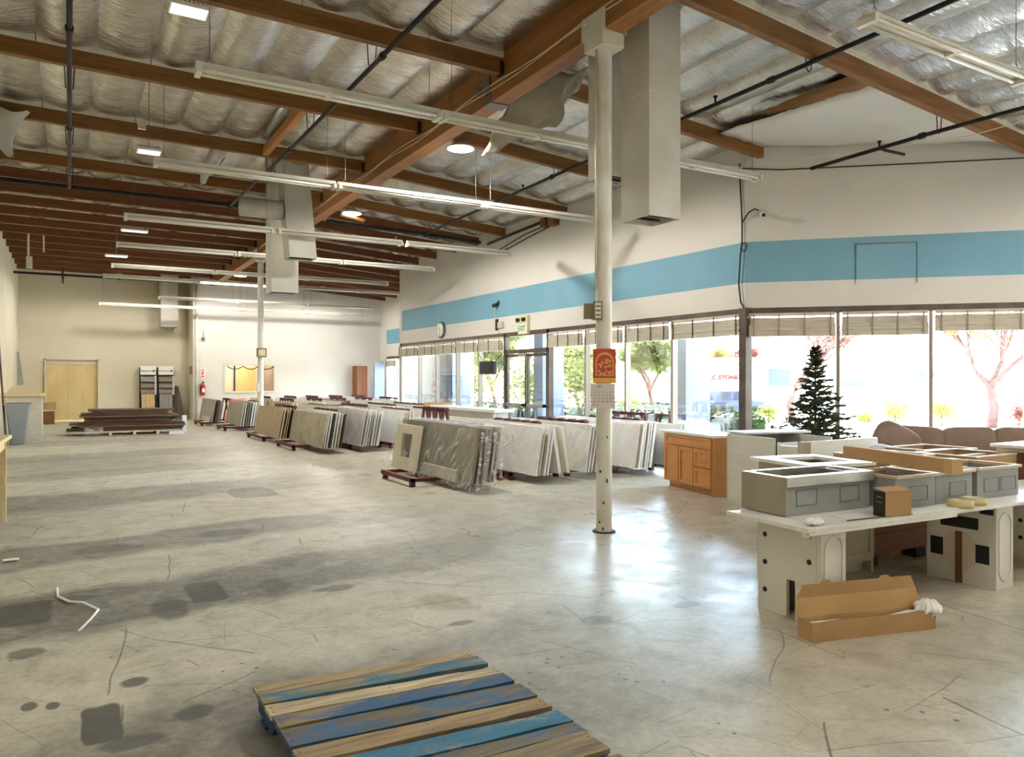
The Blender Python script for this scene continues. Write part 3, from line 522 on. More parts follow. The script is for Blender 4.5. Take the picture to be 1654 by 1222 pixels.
duct(5.2, 6.74, .42, .34, 3.88, 5.62, 'white duct half hidden behind the near column, ending higher', seam=4.6)
duct(3.38, 14.2, .5, .42, 3.86, 5.6, 'tapering white duct ending higher, hanging in mid ceiling', lean=.17, seam=4.4)
duct(3.44, 15.2, .52, .5, 3.3, 5.62, 'white duct behind the tapering duct, reaching lower in mid ceiling')
duct(3.02, 31.6, .6, .7, 3.55, 5.6, 'far white duct in front of the cream back wall', seam=4.6)
tag(MB().cyl((2.7, 14.42, 4.75), (3.44, 14.42, 4.75), .18, n=20).build('round_duct', 'duct', smooth=True), 'short round white duct stub joining the mid ceiling ducts', 'duct')
# fluorescent rows
def fixture():
    t = thing('strip_light', 'long white fluorescent strip light hung on wires', 'light', (0, 0, 0)); L = 2.42
    MB().box(0, L, -.03, .03, .03, .075).hexa([(0, -.09, .01), (L, -.09, .01), (L, .09, .01), (0, .09, .01), (0, -.03, .035), (L, -.03, .035), (L, .03, .035), (0, .03, .035)]).build('housing', 'white', t)
    for y in (-.055, .055): MB().cyl((.06, y, -.012), (L - .06, y, -.012), .018, n=10).build('tube', 'tube', t, True)
    for x in (0, L - .05): MB().box(x, x + .05, -.09, .09, -.04, .03).build('end_socket', 'white', t)
    MB().box(L / 2 - .03, L / 2 + .03, -.07, .07, -.03, .02).build('clip', 'white', t)
    return t
fx0 = fixture(); used = [0]
rows = [(3.73, 4.45, [5.45], 'nearest row, top right of the ceiling'), (7.3, 4.38, [.98, 3.42, 5.86], 'row nearest the column'), (10.85, 4.41, [.95, 3.4, 5.85], 'second row past the column'), (14.0, 4.26, [.78, 3.28, 5.8], 'third row past the column'),
        (17.9, 4.4, [.85, 3.3, 5.75], 'fourth row past the column'), (21.3, 4.4, [.9, 3.35, 5.8], 'fifth row past the column'), (23.6, 4.4, [.8, 3.25, 5.7, 8.15], 'sixth row past the column'), (27.0, 4.2, [2.5, 4.95, 7.4], 'second row from the back wall'), (30.3, 4.2, [.9, 3.35, 5.8, 8.25], 'row nearest the back wall')]
for ri, (y, z, xs, nm_) in enumerate(rows):
    for q, x in enumerate(xs):
        t = fx0 if not used[0] else copy_tree(fx0); used[0] = 1
        pos = ['left end', 'middle', 'right end'] if len(xs) == 3 else (['left end', 'second', 'third', 'right end'] if len(xs) == 4 else ['only one in view'])
        t.location = (x, y, z); t['group'] = 'fluorescent strip lights'; t['label'] = 'white strip light, ' + nm_ + ', ' + pos[q]
        lit = (ri == 6 and q == 1)
        if lit:
            t['label'] = 'glowing lit strip light far back on the left'
            for chd in t.children:
                if chd.name.startswith('tube'):
                    chd.data = chd.data.copy(); chd.data.materials[0] = MAT['tube_on']
        for xx in (x + .12, x + 2.3):
            k = MB().cyl((xx, y, z + .12), (xx, y, roof(xx) - .03), .0035, n=5, cap=False).tube([(xx - .05, y, z + .07), (xx, y, z + .14), (xx + .05, y, z + .07)], .0035, 4)
            k.build('hanging_wire', 'steel', t)
# glowing high bays and the two LED panels
for i, (x, y, z, lb) in enumerate(((5.1, 10.2, 5.06, 'bright round high bay lamp just past the splice plate'), (5.1, 15.3, 5.04, 'bright round high bay lamp under the far beam, above the mid ducts'), (4.95, 26.4, 5.02, 'bright round lamp above the far column'), (1.45, 28.6, 5.0, 'round lamp glowing over the far left bay'), (4.4, 28.6, 5.0, 'round lamp left of the far column'), (8.4, 28.6, 5.0, 'small far round lamp right of the low duct'))):
    t = thing('high_bay_lamp', lb, 'lamp', (x, y, z), 'round high bay lamps')
    MB().lathe((x, y, z), [(0, .12), (.09, .12), (.14, .06), (.2, .02), (.2, .0)], 24).build('lamp_body', 'white', t, True)
    MB().lathe((x, y, z), [(0, -.012), (.12, -.01), (.19, .002)], 24).build('lens', 'lamp', t, True)
    MB().cyl((x, y, z + .12), (x, y, roof(x) - .02), .006, n=6).build('hook_wire', 'steel', t)
    li = bpy.data.lights.new('high bay and fill light', 'SPOT'); li.energy = LAMP_W * ((10 if y < 12 else 15) if y < 16 else 5); li.spot_size = math.radians(178); li.spot_blend = .25; li.shadow_soft_size = .19; li.color = (1, .95, .86)
    lo = bpy.data.objects.new('high bay and fill light', li); COL.objects.link(lo); lo.location = (x, y, z - .03)
for x, y, z, lb, sz in ((.78, 7.5, 4.98, 'rectangular LED panel with cooling fins hanging at the top left', .34), (.78, 11.3, 4.66, 'small LED panel hanging below a joist on the left', .3), (.9, 17.2, 4.6, 'LED panel far left below the dark cross pipe', .5), (.75, 21.0, 4.6, 'LED panel far left above the fifth light row', .5)):
    t = thing('led_panel', lb, 'light', (x, y, z), 'LED panels on the left')
    MB().box(x, x + sz, y - .12, y + .12, z, z + .03).build('panel_body', 'white', t); MB().box(x + .015, x + sz - .015, y - .105, y + .105, z - .006, z).build('lens', 'led_on', t)
    for q in range(9): xx = x + .02 + q * (sz - .05) / 8; MB().box(xx, xx + .008, y - .1, y + .1, z + .03, z + .07).build('fin', 'steel', t)
    MB().cyl((x + sz / 2, y, z + .07), (x + sz / 2, y, roof(x) - .02), .005, n=5).build('hook_wire', 'steel', t)
    if sz == .3: MB().box(x + .02, x + .12, y + .05, y + .1, z + .32, z + .44).build('driver_box', 'white', t); 
for x, y in ((1.0, 2.0), (6.0, .6), (10.5, 1.6), (2.0, 20.0)):    # unseen fill lamps without bodies, added to brighten floor and walls
    li = bpy.data.lights.new('high bay and fill light', 'SPOT'); li.energy = LAMP_W * (11 if x > 9 else 4.5); li.spot_size = math.radians(178); li.spot_blend = .25; li.shadow_soft_size = 1.3; li.color = (1, .95, .86)
    lo = bpy.data.objects.new('high bay and fill light', li); COL.objects.link(lo); lo.location = (x, y, 5.0)
# torn insulation and drooping sheets
def sheet(name, label, corners, mat_, sag=.1, nu=14, nv=10, edge=.05, seed=1, cat='insulation'):
    A, B, C_, D = [Vector(c) for c in corners]
    def fn(u, v):
        p = A.lerp(B, u).lerp(D.lerp(C_, u), v); k = math.sin(PI * u) * math.sin(PI * v)
        q = Vector((u * 4 + seed * 9, v * 4, seed))
        return p + Vector((mn.noise(q) * edge, mn.noise(q + Vector((5, 5, 5))) * edge, -sag * k + mn.noise(q * 1.7) * edge))
    return tag(MB().grid(fn, nu, nv).build(name, mat_, smooth=True, solid=.004), label, cat)
sheet('hanging_facing', 'big gray insulation sheet drooping below the beam beside the near column', [(5.0, 8.35, 5.42), (5.55, 7.55, 5.42), (5.6, 8.35, 4.98), (5.27, 9.85, 4.88)], 'foild', .12, 16, 12, .07, 2)
sheet('torn_flap', 'torn brown insulation flap opening at the ceiling over the angled wall', [(8.16, 7.3, 5.24), (8.2, 5.72, 5.3), (8.62, 5.72, 5.24), (8.34, 6.9, 5.2)], 'cardd', .03, 16, 6, .05, 3)
sheet('loose_facing', 'white facing sheet running down onto the angled wall corner', [(8.36, 8.1, 5.26), (8.6, 5.7, 5.26), (11.75, 5.7, 5.02), (9.3, 8.15, 5.2)], 'wall', .03, 14, 10, .03, 4)
def rag(x, y, z, w_, h, label, seed):
    def fn(u, v):
        a = u * 2 * PI; r = w_ * (1 - .75 * v) * (.8 + .3 * mn.noise(Vector((math.cos(a) * 1.5, math.sin(a) * 1.5, v * 2 + seed))))
        return (x + r * math.cos(a) + .12 * math.sin(v * 3 + seed), y + r * .4 * math.sin(a), z - h * v + .08 * mn.noise(Vector((u * 6, v * 4, seed))))
    tag(MB().grid(fn, 22, 14).build('torn_plastic', 'duct', smooth=True), label, 'plastic')
rag(-.72, 13.2, 5.5, .26, .66, 'twisted white plastic hanging from a joist at the left edge', 3)
rag(2.05, 13.45, 5.5, .2, .66, 'pointed torn white plastic hanging left of the mid ducts', 8)
tag(MB().tube([(-.95, 24, 5.6), (-.95, 24, 4.9), (-.9, 24, 4.75)], .03, 6).tube([(-.6, 24, 5.6), (-.6, 24, 5.0)], .02, 6).box(-1.0, -.86, 23.9, 24.1, 4.55, 4.85).build('hanging_bracket', 'white'), 'white bracket hanging from red joists at far left', 'bracket')
# cables along the upper wall
tag(MB().tube([(9.17, 16.8, 5.0), (9.16, 15.6, 5.05), (9.17, 13.9, 5.12)], .035, 8).build('wall_conduit', 'black', smooth=True), 'thick dark conduit along the top of the long wall', 'conduit')
tag(MB().tube([(9.18, 16.4, 4.75), (9.17, 15, 4.95), (9.18, 13.9, 5.02)], .012, 6).tube([(9.18, 16.2, 4.68), (9.17, 14.9, 4.85), (9.18, 13.9, 4.96)], .012, 6).build('wall_cables', 'black', smooth=True), 'pair of thin cables sloping up to the wall floodlights', 'cable')
fl_ = thing('wall_floodlight', 'pair of small brown box lights high on the long wall', 'light', (9.1, 13.9, 4.98))
MB().box(9.05, 9.2, 13.95, 14.15, 4.95, 5.15).build('lamp_box', 'cardd', fl_); MB().box(9.04, 9.2, 13.6, 13.82, 4.93, 5.12).build('lamp_box', 'brwood', fl_); MB().cyl((9.1, 13.7, 5.12), (9.18, 13.85, 5.22), .02).build('arm', 'black', fl_)
tag(MB().tube([(9.17, 8.46, 5.0), (9.165, 8.45, 4.75), (9.16, 8.42, 4.4), (9.16, 8.4, 4.05), (9.16, 8.4, 3.78), (9.14, 8.42, 3.5), (9.15, 8.46, 3.1), (9.15, 8.42, 2.8), (9.16, 8.36, 2.7)], .014, 6).tube([(9.16, 8.36 + .05 * math.cos(a * .7), 3.66 + .07 * math.sin(a * .7)) for a in range(10)], .01, 5).tube([(9.16, 8.4, 4.05), (9.2, 8.3, 4.2), (9.27, 8.24, 4.25), (9.31, 8.2, 4.22)], .012, 5).build('corner_cable', 'black', smooth=True), 'black cable running down the wall corner with a coil', 'cable')
cm = thing('security_camera', 'small white security camera beside the corner cable', 'camera', (9.33, 8.16, 4.15)); MB().cyl((9.36, 8.16, 4.16), (9.26, 8.06, 4.12), .045, .04).build('camera_body', 'camw', cm, True); MB().cyl((9.26, 8.06, 4.12), (9.255, 8.055, 4.118), .028).build('lens', 'dark', cm)
tag(MB().tube([(9.15, 8.38, 4.9), (9.55, 7.98, 4.84), (10.3, 7.23, 4.82), (11, 6.53, 4.8), (11.9, 5.63, 4.78), (12.3, 5.23, 4.84)], .01, 5).build('sagging_cable', 'black', smooth=True), 'long thin black cable sagging across the top of the angled wall', 'cable')
tag(MB().tube([(6.9, 9.4, 5.05), (9.0, 8.3, 4.88), (10.4, 5.6, 4.84), (10.7, 4.5, 4.95)], .007, 5).build('strung_wire', 'lip', smooth=True), 'pale cord strung under the joists by the angled wall', 'cord')
# things on the long wall
ck_ = thing('wall_clock', 'round wall clock above the storefront, far end', 'clock', (9.18, 19.58, 2.97))
cy = 19.58; cz = 2.97
MB().cyl((9.2, cy, cz), (9.13, cy, cz), .235, n=36).build('rim', 'clockr', ck_, True); MB().cyl((9.131, cy, cz), (9.126, cy, cz), .2, n=36).build('face', 'clockf', ck_)
MB().hexa([(9.12, cy - .008, cz), (9.125, cy - .008, cz), (9.125, cy + .008, cz), (9.12, cy + .008, cz), (9.12, cy + .05, cz + .1), (9.125, cy + .05, cz + .1), (9.125, cy + .065, cz + .1), (9.12, cy + .065, cz + .1)]).box(9.12, 9.125, cy - .006, cy + .006, cz - .15, cz).build('hand', 'dark', ck_)
MB().box(9.12, 9.125, cy - .008, cy + .008, cz + .15, cz + .19).box(9.12, 9.125, cy - .008, cy + .008, cz - .19, cz - .15).box(9.12, 9.125, cy - .19, cy - .15, cz - .008, cz + .008).box(9.12, 9.125, cy + .15, cy + .19, cz - .008, cz + .008).build('hour_mark', 'dark', ck_)
cm = thing('security_camera', 'black security camera on the blue stripe above the door', 'camera', (9.12, 16.3, 3.42)); MB().cyl((9.17, 16.3, 3.42), (9.07, 16.38, 3.39), .05, .045).build('camera_body', 'blackp', cm, True); MB().cyl((9.2, 16.28, 3.5), (9.15, 16.28, 3.42), .035).build('mount', 'blackp', cm); MB().cyl((9.07, 16.38, 3.39), (9.065, 16.384, 3.389), .03).build('lens', 'dark', cm)
tag(MB().tube([(9.19, 16.4, 3.4), (9.18, 16.46, 3.25), (9.185, 16.4, 3.0), (9.18, 16.32, 2.8), (9.185, 16.2, 2.7)], .01, 5).build('camera_cable', 'lip', smooth=True), 'gray cable looping down from the black camera', 'cable')
jb = thing('junction_box', 'beige junction box on the wall below the black camera', 'box', (9.18, 16.15, 2.85)); MB().box(9.13, 9.2, 16.02, 16.24, 2.82, 2.98).build('box_body', 'shadew', jb, bev=.006); MB().box(9.15, 9.2, 16.3, 16.38, 2.78, 3.06).build('plug', 'black', jb)
ex = thing('exit_sign', 'cream exit sign with green lettering and two spotlights', 'sign', (9.15, 15.02, 2.6))
MB().box(9.12, 9.2, 14.82, 15.24, 2.62, 3.05).build('sign_case', 'exitp', ex, bev=.008); ef = MB().box(9.112, 9.12, 14.86, 15.2, 2.64, 2.86).build('sign_face', 'clockf', ex)
text('EXIT', 'lettering', 'exitg', .19, (9.106, 15.03, 2.75), (PI / 2, 0, -PI / 2), ef, sx=.8)
for y in (14.92, 15.18): MB().cyl((9.12, y, 2.97), (9.05, y, 2.95), .04, .05).build('spotlight', 'dark', ex, True)
bx_ = thing('black_speaker', 'flat black box hanging in front of the storefront beside the door', 'speaker', (9.1, 16.6, 1.68)); MB().box(9.02, 9.12, 16.24, 16.98, 1.69, 2.02).build('speaker_body', 'blackp', bx_, bev=.01); MB().box(9.012, 9.02, 16.28, 16.94, 1.72, 1.99).build('grille', 'dark', bx_); MB().cyl((9.1, 16.3, 2.0), (9.19, 16.1, 2.2), .008).cyl((9.1, 16.9, 2.0), (9.19, 17.3, 2.2), .008).build('bracket', 'black', bx_)
# on the columns
# poster calendar on the near column, facing the viewer
cu = (math.cos(math.radians(-30.47)), math.sin(math.radians(-30.47))); cn = (math.sin(math.radians(-30.47)) * -1, math.cos(math.radians(-30.47)))
O = (4.8 - cn[0] * .1, 6.27 - cn[1] * .1)
el = thing('emergency_light', 'olive emergency light box on the near column', 'light', (O[0], O[1], 2.17))
def pbox(mb, a0, a1, d0, d1, z0, z1): return mb.hexa([PX(a0, z0, d0), PX(a1, z0, d0), PX(a1, z0, d1), PX(a0, z0, d1), PX(a0, z1, d0), PX(a1, z1, d0), PX(a1, z1, d1), PX(a0, z1, d1)])
PX = lambda a, b, dd: (O[0] + cu[0] * a - cn[0] * dd, O[1] + cu[1] * a - cn[1] * dd, b)
pbox(MB(), -.125, -.03, .02, -.1, 2.2, 2.385).build('case', 'brown_e', el); pbox(MB(), -.215, -.125, .0, -.1, 2.21, 2.365).build('battery_case', 'brown_e', el)
pbox(MB(), -.105, -.045, .03, .02, 2.215, 2.37).build('lens', 'tapec', el)
for z in (2.235, 2.28, 2.325): pbox(MB(), -.1, -.05, .034, .03, z, z + .018).build('rib', 'brown_e', el)
el2 = thing('emergency_light', 'olive emergency light box on the far column', 'light', (4.7, 22.5, 2.2)); MB().box(4.66, 4.93, 22.4, 22.5, 2.2, 2.46).build('case', 'brown_e', el2, bev=.008); MB().box(4.7, 4.89, 22.39, 22.4, 2.24, 2.42).build('lens', 'exitp', el2)
MB().box(4.68, 4.75, 22.46, 22.52, 1.2, 1.45).build('switch_box', 'white', el2)
pc = thing('wall_calendar', 'red and gold poster calendar with a white date sheet on the near column', 'calendar', (O[0], O[1], 1.28))
PX = lambda a, b, dd: (O[0] + cu[0] * a - cn[0] * dd, O[1] + cu[1] * a - cn[1] * dd, b)
def prect(mb, a0, a1, b0, b1, d0, d1, m=0): return mb.prism([(a0, b0), (a1, b0), (a1, b1), (a0, b1)], lambda a, b, dd: PX(a, b, dd), d0, d1, m)
pp_ = prect(MB(), -.125, .112, 1.545, 1.9, 0, .004).build('poster', 'posterr', pc)
arch = [(.1 * math.cos(t) * .95 - .005, 1.76 + .105 * math.sin(t)) for t in [PI * i / 16 for i in range(17)]] + [(-.1, 1.62), (.09, 1.62)]
arch2 = [(.08 * math.cos(t) - .005, 1.755 + .085 * math.sin(t)) for t in [PI * i / 16 for i in range(17)]] + [(-.085, 1.63), (.075, 1.63)]
MB().prism(arch, lambda a, b, dd: PX(a, b, dd), .004, .0055).build('gold_arch', 'gold', pp_); MB().prism(arch2, lambda a, b, dd: PX(a, b, dd), .0055, .0065).build('red_field', 'posterr', pp_)
om = MB(); rr = random.Random(4)
for i in range(26):
    a, b = rr.uniform(-.07, .06), rr.uniform(1.63, 1.8); s_ = rr.uniform(.008, .018)
    om.prism([(a + s_ * math.cos(k * PI / 4), b + s_ * (.6 + .6 * (k % 2)) * math.sin(k * PI / 4)) for k in range(8)], lambda p, q, dd: PX(p, q, dd), .0065, .008)
prect(om, -.12, .107, 1.55, 1.6, .004, .006); om.build('gold_ornament', 'gold', pp_)
dsh = prect(MB(), -.15, .1, 1.285, 1.54, .004, .007).build('date_sheet', 'cal', pc)
rot = (PI / 2, 0, math.radians(-30.47))
for r_ in range(5):
    s_ = '  '.join('%2d' % (r_ * 7 + k + 1) if r_ * 7 + k < 30 else '  ' for k in range(7))
    text(s_, 'dates', 'ink', .026, PX(-.025, 1.455 - r_ * .033, .0075), rot, dsh, .0004)
text('SEP', 'month', 'ink', .035, PX(-.06, 1.51, .0075), rot, dsh, .0004)
# fire equipment by the back corner
fe = thing('fire_extinguisher', 'red fire extinguisher on the white back wall', 'extinguisher', (4.42, 30.9, .93)); MB().lathe((4.42, 30.9, .93), [(0, 0), (.08, 0), (.085, .03), (.085, .36), (.05, .42), (.025, .44), (.025, .48)], 16).build('cylinder', 'extred', fe, True); MB().box(4.39, 4.46, 30.88, 30.92, 1.41, 1.46).tube([(4.42, 30.9, 1.42), (4.32, 30.88, 1.36), (4.32, 30.88, 1.1)], .014, 6).build('valve', 'dark', fe); MB().box(4.37, 4.47, 30.81, 30.815, 1.05, 1.2).build('paper_label', 'paper', fe)
fs = thing('fire_sign', 'red and white extinguisher sign above the extinguisher', 'sign', (4.42, 30.99, 1.62)); MB().box(4.33, 4.51, 30.985, 31, 1.6, 1.95).build('sign_plate', 'paper', fs); MB().box(4.36, 4.48, 30.98, 30.985, 1.63, 1.68).box(4.36, 4.48, 30.98, 30.985, 1.88, 1.92).box(4.38, 4.46, 30.98, 30.985, 1.72, 1.84).build('sign_print', 'redp', fs)
tag(MB().cyl((4.44, 30.99, 3.1), (4.44, 30.9, 3.06), .07, .05).cyl((4.44, 30.98, 3.1), (4.44, 30.98, 3.4), .01).build('alarm_bell', 'clockr', smooth=True), 'small bluish alarm on the wall beside the pale downpipe', 'alarm')
tag(MB().box(4.0, 4.08, 31.2, 31.5, 1.75, 2.05).build('switch_box', 'brown_e'), 'small brown switch box on the short return wall', 'box')
# ================================================================ slab racks
rs = random.Random(21)
def rack(xl, xr, xc, y0, y1, zt, label, group='red steel slab racks', name='slab_rack', open_top=0):
    t = thing(name, label, 'rack', (xc, (y0 + y1) / 2, 0), group)
    for x in (xl, xr - .06): MB().box(x, x + .06, y0, y1, .07, .13).build('base_rail', 'red', t)
    for y in (y0, y1 - .06): MB().box(xl, xr, y, y + .06, .075, .125).build('cross_bar', 'red', t)
    for x in (xl + .01, xr - .08):
        for y in (y0 + .04, y1 - .12): MB().box(x, x + .07, y, y + .08, 0, .07).build('foot', 'red', t)
    n = 4 if open_top else 3
    for q in range(n):
        y = y0 + .05 + (y1 - y0 - .14) * q / (n - 1)
        for sx in (-1, 1):
            hw = .16
            p = MB(); a, b = xc + sx * hw, xc + sx * .03
            p.hexa([(a - .02, y, .12), (a + .02, y, .12), (a + .02, y + .05, .12), (a - .02, y + .05, .12), (b - .02, y, zt - .03), (b + .02, y, zt - .03), (b + .02, y + .05, zt - .03), (b - .02, y + .05, zt - .03)]).build('frame_leg', 'red', t)
    MB().box(xc - .05, xc + .05, y0, y1, zt - .04, zt).build('ridge_bar', 'maroon' if open_top else 'red', t)
    k = MB()
    for q in range(5): y = y0 + .1 + (y1 - y0 - .2) * q / 4; k.box(xc - .06, xc + .06, y - .03, y + .03, zt - .055, zt + .012)
    k.build('notch_plate', 'maroon', t); return t
def slab(x, y0, y1, z0, h, lean, th, m, label, group=None, name='stone_slab'):
    s_ = MB().hexa([(x, y0, z0), (x + th, y0, z0), (x + th, y1, z0), (x, y1, z0), (x + lean, y0, z0 + h), (x + lean + th, y0, z0 + h), (x + lean + th, y1, z0 + h), (x + lean, y1, z0 + h)])
    return tag(s_.build(name, m), label, 'slab', group)
def pack(x0, x1, n, y0, y1, mats, face, inner, group, lean=.12, h=.72, z0=.13, right=False, th=.024):
    for i in range(n):
        x = x0 + (x1 - x0) * i / max(1, n - 1); dy = rs.uniform(-.05, .05); hh = h + rs.uniform(-.025, .025)
        out = (i == (n - 1 if right else 0))
        slab(x, y0 + (0 if out else dy), y1 + (0 if out else dy), z0, hh, lean, th if rs.random() < .7 else th * 1.5, mats[0] if out else rs.choice(mats), face if out else inner, group)
# front row
rack(4.30, 5.86, 5.47, 10.2, 11.45, .88, 'nearest red slab rack, film wrapped gray slabs on it')
pack(4.80, 5.14, 7, 9.25, 12.05, ['qgray', 'qsil', 'qgray'], 'outermost gray brown slab with torn film on the nearest rack', 'gray slab in the film wrapped pack on the nearest rack', 'slabs on the nearest rack', .13, .76)
rack(5.92, 6.86, 6.44, 10.1, 11.5, .9, 'red rack second in the front row, slabs on both sides')
pack(6.0, 6.2, 4, 9.5, 12.0, ['qwhite', 'qwhite', 'qcream'], 'wide white slab face right of the gray wrapped slabs', 'white slab edge on the second front rack', 'white slabs on the second front rack')
pack(6.46, 6.64, 2, 9.6, 11.9, ['qcream', 'qcream'], 'cream slab leaning left, closing the second front rack', 'cream slab leaning left inside the second front rack', 'slabs leaning left on the second front rack', -.12, right=True, th=.034)
rack(6.92, 7.75, 7.3, 10.0, 11.45, .9, 'red rack third in the front row, behind veined white slabs')
pack(6.9, 7.12, 5, 9.5, 12.0, ['qvein', 'qwhite', 'qvein'], 'white slab with gray veins left of the near column', 'veined slab edge left of the near column', 'veined slabs left of the near column')
rack(7.85, 8.75, 8.42, 9.95, 11.4, .9, 'red rack fourth in the front row, right of the near column')
pack(7.88, 8.26, 7, 9.5, 12.1, ['qwhite', 'qvein', 'qwhite', 'qcream'], 'white slab face right of the near column', 'slab edge in the pack between the near column and the maple vanity', 'slabs right of the near column')
rack(8.5, 9.1, 8.92, 10.4, 11.7, .97, 'old red rack with open posts against the storefront glass', open_top=1)
pack(8.62, 8.74, 3, 9.3, 11.9, ['qvein', 'qwhite'], 'pale slab standing behind the maple vanity near the glass', 'pale slab edge behind the maple vanity', 'slabs behind the maple vanity', .1, .7)
rack(5.55, 6.05, 5.8, 12.15, 13.15, 1.05, 'empty red A frame with four open posts behind the wrapped slabs', open_top=1)
t = thing('white_bench', 'long white bench slab with an overhanging cap behind the front racks', 'bench', (7.07, 13.7, 0))
MB().box(6.85, 7.3, 12.3, 15.2, .94, 1.0).build('cap', 'qwhite', t, bev=.008); MB().box(6.92, 6.96, 12.45, 15.1, .0, .94).build('side_panel', 'qwhite', t); MB().box(7.2, 7.24, 12.45, 15.1, 0, .94).build('side_panel', 'qwhite', t)
for y in (12.45, 15.06): MB().box(6.96, 7.2, y, y + .04, 0, .94).build('end_panel', 'qvein', t)
for q in range(2): slab(6.6 + q * .08, 12.35, 14.6, .1, .72, .08, .03, 'qwhite', 'white slab leaning against the long white bench', 'slabs against the white bench')
# cutout slab and plank leaning on the nearest rack
cs = MB(); x0, y0, y1 = 4.56, 10.82, 11.62
def lean_panel(mb, xb, ya, yb, za, zb, lean, th):
    f = lambda y, z, d: (xb + lean * (z - .13) + d, y, z)
    return mb.prism([(ya, za), (yb, za), (yb, zb), (ya, zb)], f, 0, th)
for a, b, c_, d_ in ((10.86, 11.78, .13, .32), (10.86, 11.78, .70, .84), (10.86, 11.1, .32, .70), (11.5, 11.78, .32, .70)): lean_panel(cs, 4.6, a, b, c_, d_, .17, .06)
tag(cs.build('cutout_slab', 'qcream'), 'cream slab with a square sink cutout leaning on the nearest rack', 'slab')
tag(lean_panel(MB(), 4.72, 9.62, 10.84, .12, .28, .17, .05).build('stone_strip', 'qsil'), 'narrow gray stone strip leaning low beside the cutout slab', 'slab')
# plastic film on the nearest rack
pf = thing('plastic_wrap', 'clear wrinkled plastic film hanging over the nearest gray slabs', 'film', (4.9, 10, .1))
def film(fn, nu, nv): return MB().grid(fn, nu, nv).build('film_sheet', 'film', pf, True)
def nn(a, b, s_): return mn.noise(Vector((a, b, s_)))
film(lambda u, v: (4.775 + .13 * v - .03 - .02 * nn(u * 9, v * 7, 1) + .012 * math.sin(u * 60 + v * 30), 9.2 + 1.75 * u + .25 * u * (1 - v) * nn(v * 3, 1, 4), .04 + .05 * nn(u * 8, 0, 2) + .86 * v), 40, 20)
film(lambda u, v: (4.775 + .13 * v - .025 + .02 * nn(u * 9, v * 7, 5), 11.75 + .5 * u + .12 * nn(v * 4, 2, 7), .1 + .79 * v), 10, 14)
film(lambda u, v: (4.775 + .13 * v - .05 - .12 * (1 - v) * (1 + nn(u * 5, v * 4, 3)), 11.55 + .75 * u, .16 + .1 * nn(u * 4, 1, 2) + .24 * v), 12, 8)
film(lambda u, v: (4.87 + .5 * v, 9.3 + 2.8 * u, .905 + .02 * nn(u * 12, v * 6, 9) + .012), 34, 10)
for q in range(6):
    xb = 4.84 + q * .066
    film(lambda u, v: (xb + .1 * v + .05 * (u - .5) + .02 * nn(v * 6, q, 3), 9.2 - .05 * abs(nn(v * 5, q, 8)) - .08 * (1 - v) * (1 if q % 2 else .4), -.0 + .03 + .05 * (q % 3) + .82 * v), 4, 14)
film(lambda u, v: (5.3 + .14 * u + .05 * nn(v * 3, 3, 3), 9.22 - .12 * u + .05 * nn(u * 3, v * 5, 2), .55 + .32 * v - .1 * u), 6, 8)
for xa, ya, lab in ((5.97, 9.5, 'clear film over the wide white slab right of the gray wrapped slabs'), (6.87, 9.5, 'clear film over the veined slabs left of the near column'), (7.85, 9.5, 'clear film over the slabs right of the near column')):
    tag(MB().grid(lambda u, v: (xa + .12 * v - .018 * (1 + nn(u * 7, v * 6, xa)) + .008 * math.sin(u * 25 - v * 14), ya + .02 + 2.2 * u, .06 + .82 * v + .03 * nn(u * 9, 1, 2)), 30, 14).build('plastic_wrap', 'film2', smooth=True), lab, 'film')
# middle rows
rack(4.2, 5.5, 5.16, 16.6, 18.15, .88, 'red rack with greenish slab pack, middle row next to the aisle')
pack(4.52, 4.9, 8, 15.5, 18.2, ['qgreen', 'qwhite', 'qdark', 'qwhite', 'qcream'], 'gray green veined slab facing the aisle in the middle row', 'slab edge in the gray green pack, middle row', 'slabs of the gray green pack', .12)
rack(4.15, 5.3, 4.95, 19.3, 21.3, .88, 'red rack with the tan slab pack next to the aisle')
pack(4.3, 4.56, 5, 18.45, 21.1, ['qtan', 'qcream', 'qdark', 'qcream'], 'tan slab facing the aisle behind the gray green pack', 'slab edge in the tan pack', 'slabs of the tan pack', .13)
pack(5.36, 5.78, 8, 15.55, 18.3, ['qvein', 'qwhite', 'qwhite', 'qsil'], 'silver veined slab facing the aisle, second pack in the middle row', 'white slab edge, second pack in the middle row', 'white edged slabs in the middle row', .14, .76)
rack(5.4, 6.2, 5.95, 16.4, 17.7, .89, 'red rack behind the silver veined pack')
for i, (xc, mats, nm_) in enumerate(((6.66, ['qwhite', 'qcream'], 'third'), (7.5, ['qwhite', 'qvein'], 'fourth'), (8.35, ['qvein', 'qwhite'], 'fifth'))):
    rack(xc - .42, xc + .35, xc, 16.0, 17.6, .88, nm_ + ' red rack from the aisle in the middle row')
    pack(xc - .36, xc - .16, 4, 15.6, 18.2, mats, nm_ + ' pack from the aisle in the middle row, outermost slab', nm_ + ' pack from the aisle in the middle row, inner slab', nm_ + ' middle row pack', .1)
for i, (xc, mats, nm_) in enumerate(((5.85, ['qcream', 'qtan'], 'second'), (6.8, ['qrose', 'qcream'], 'third'), (7.6, ['qcream', 'qwhite'], 'fourth'), (8.4, ['qwhite', 'qcream'], 'fifth'))):
    rack(xc - .42, xc + .35, xc, 19.2, 21.2, .88, nm_ + ' red rack from the aisle in the tan slab row')
    pack(xc - .36, xc - .16, 4, 18.6, 21.3, mats, nm_ + ' pack from the aisle in the tan slab row, outermost slab', nm_ + ' pack from the aisle in the tan slab row, inner slab', nm_ + ' tan row pack', .1)
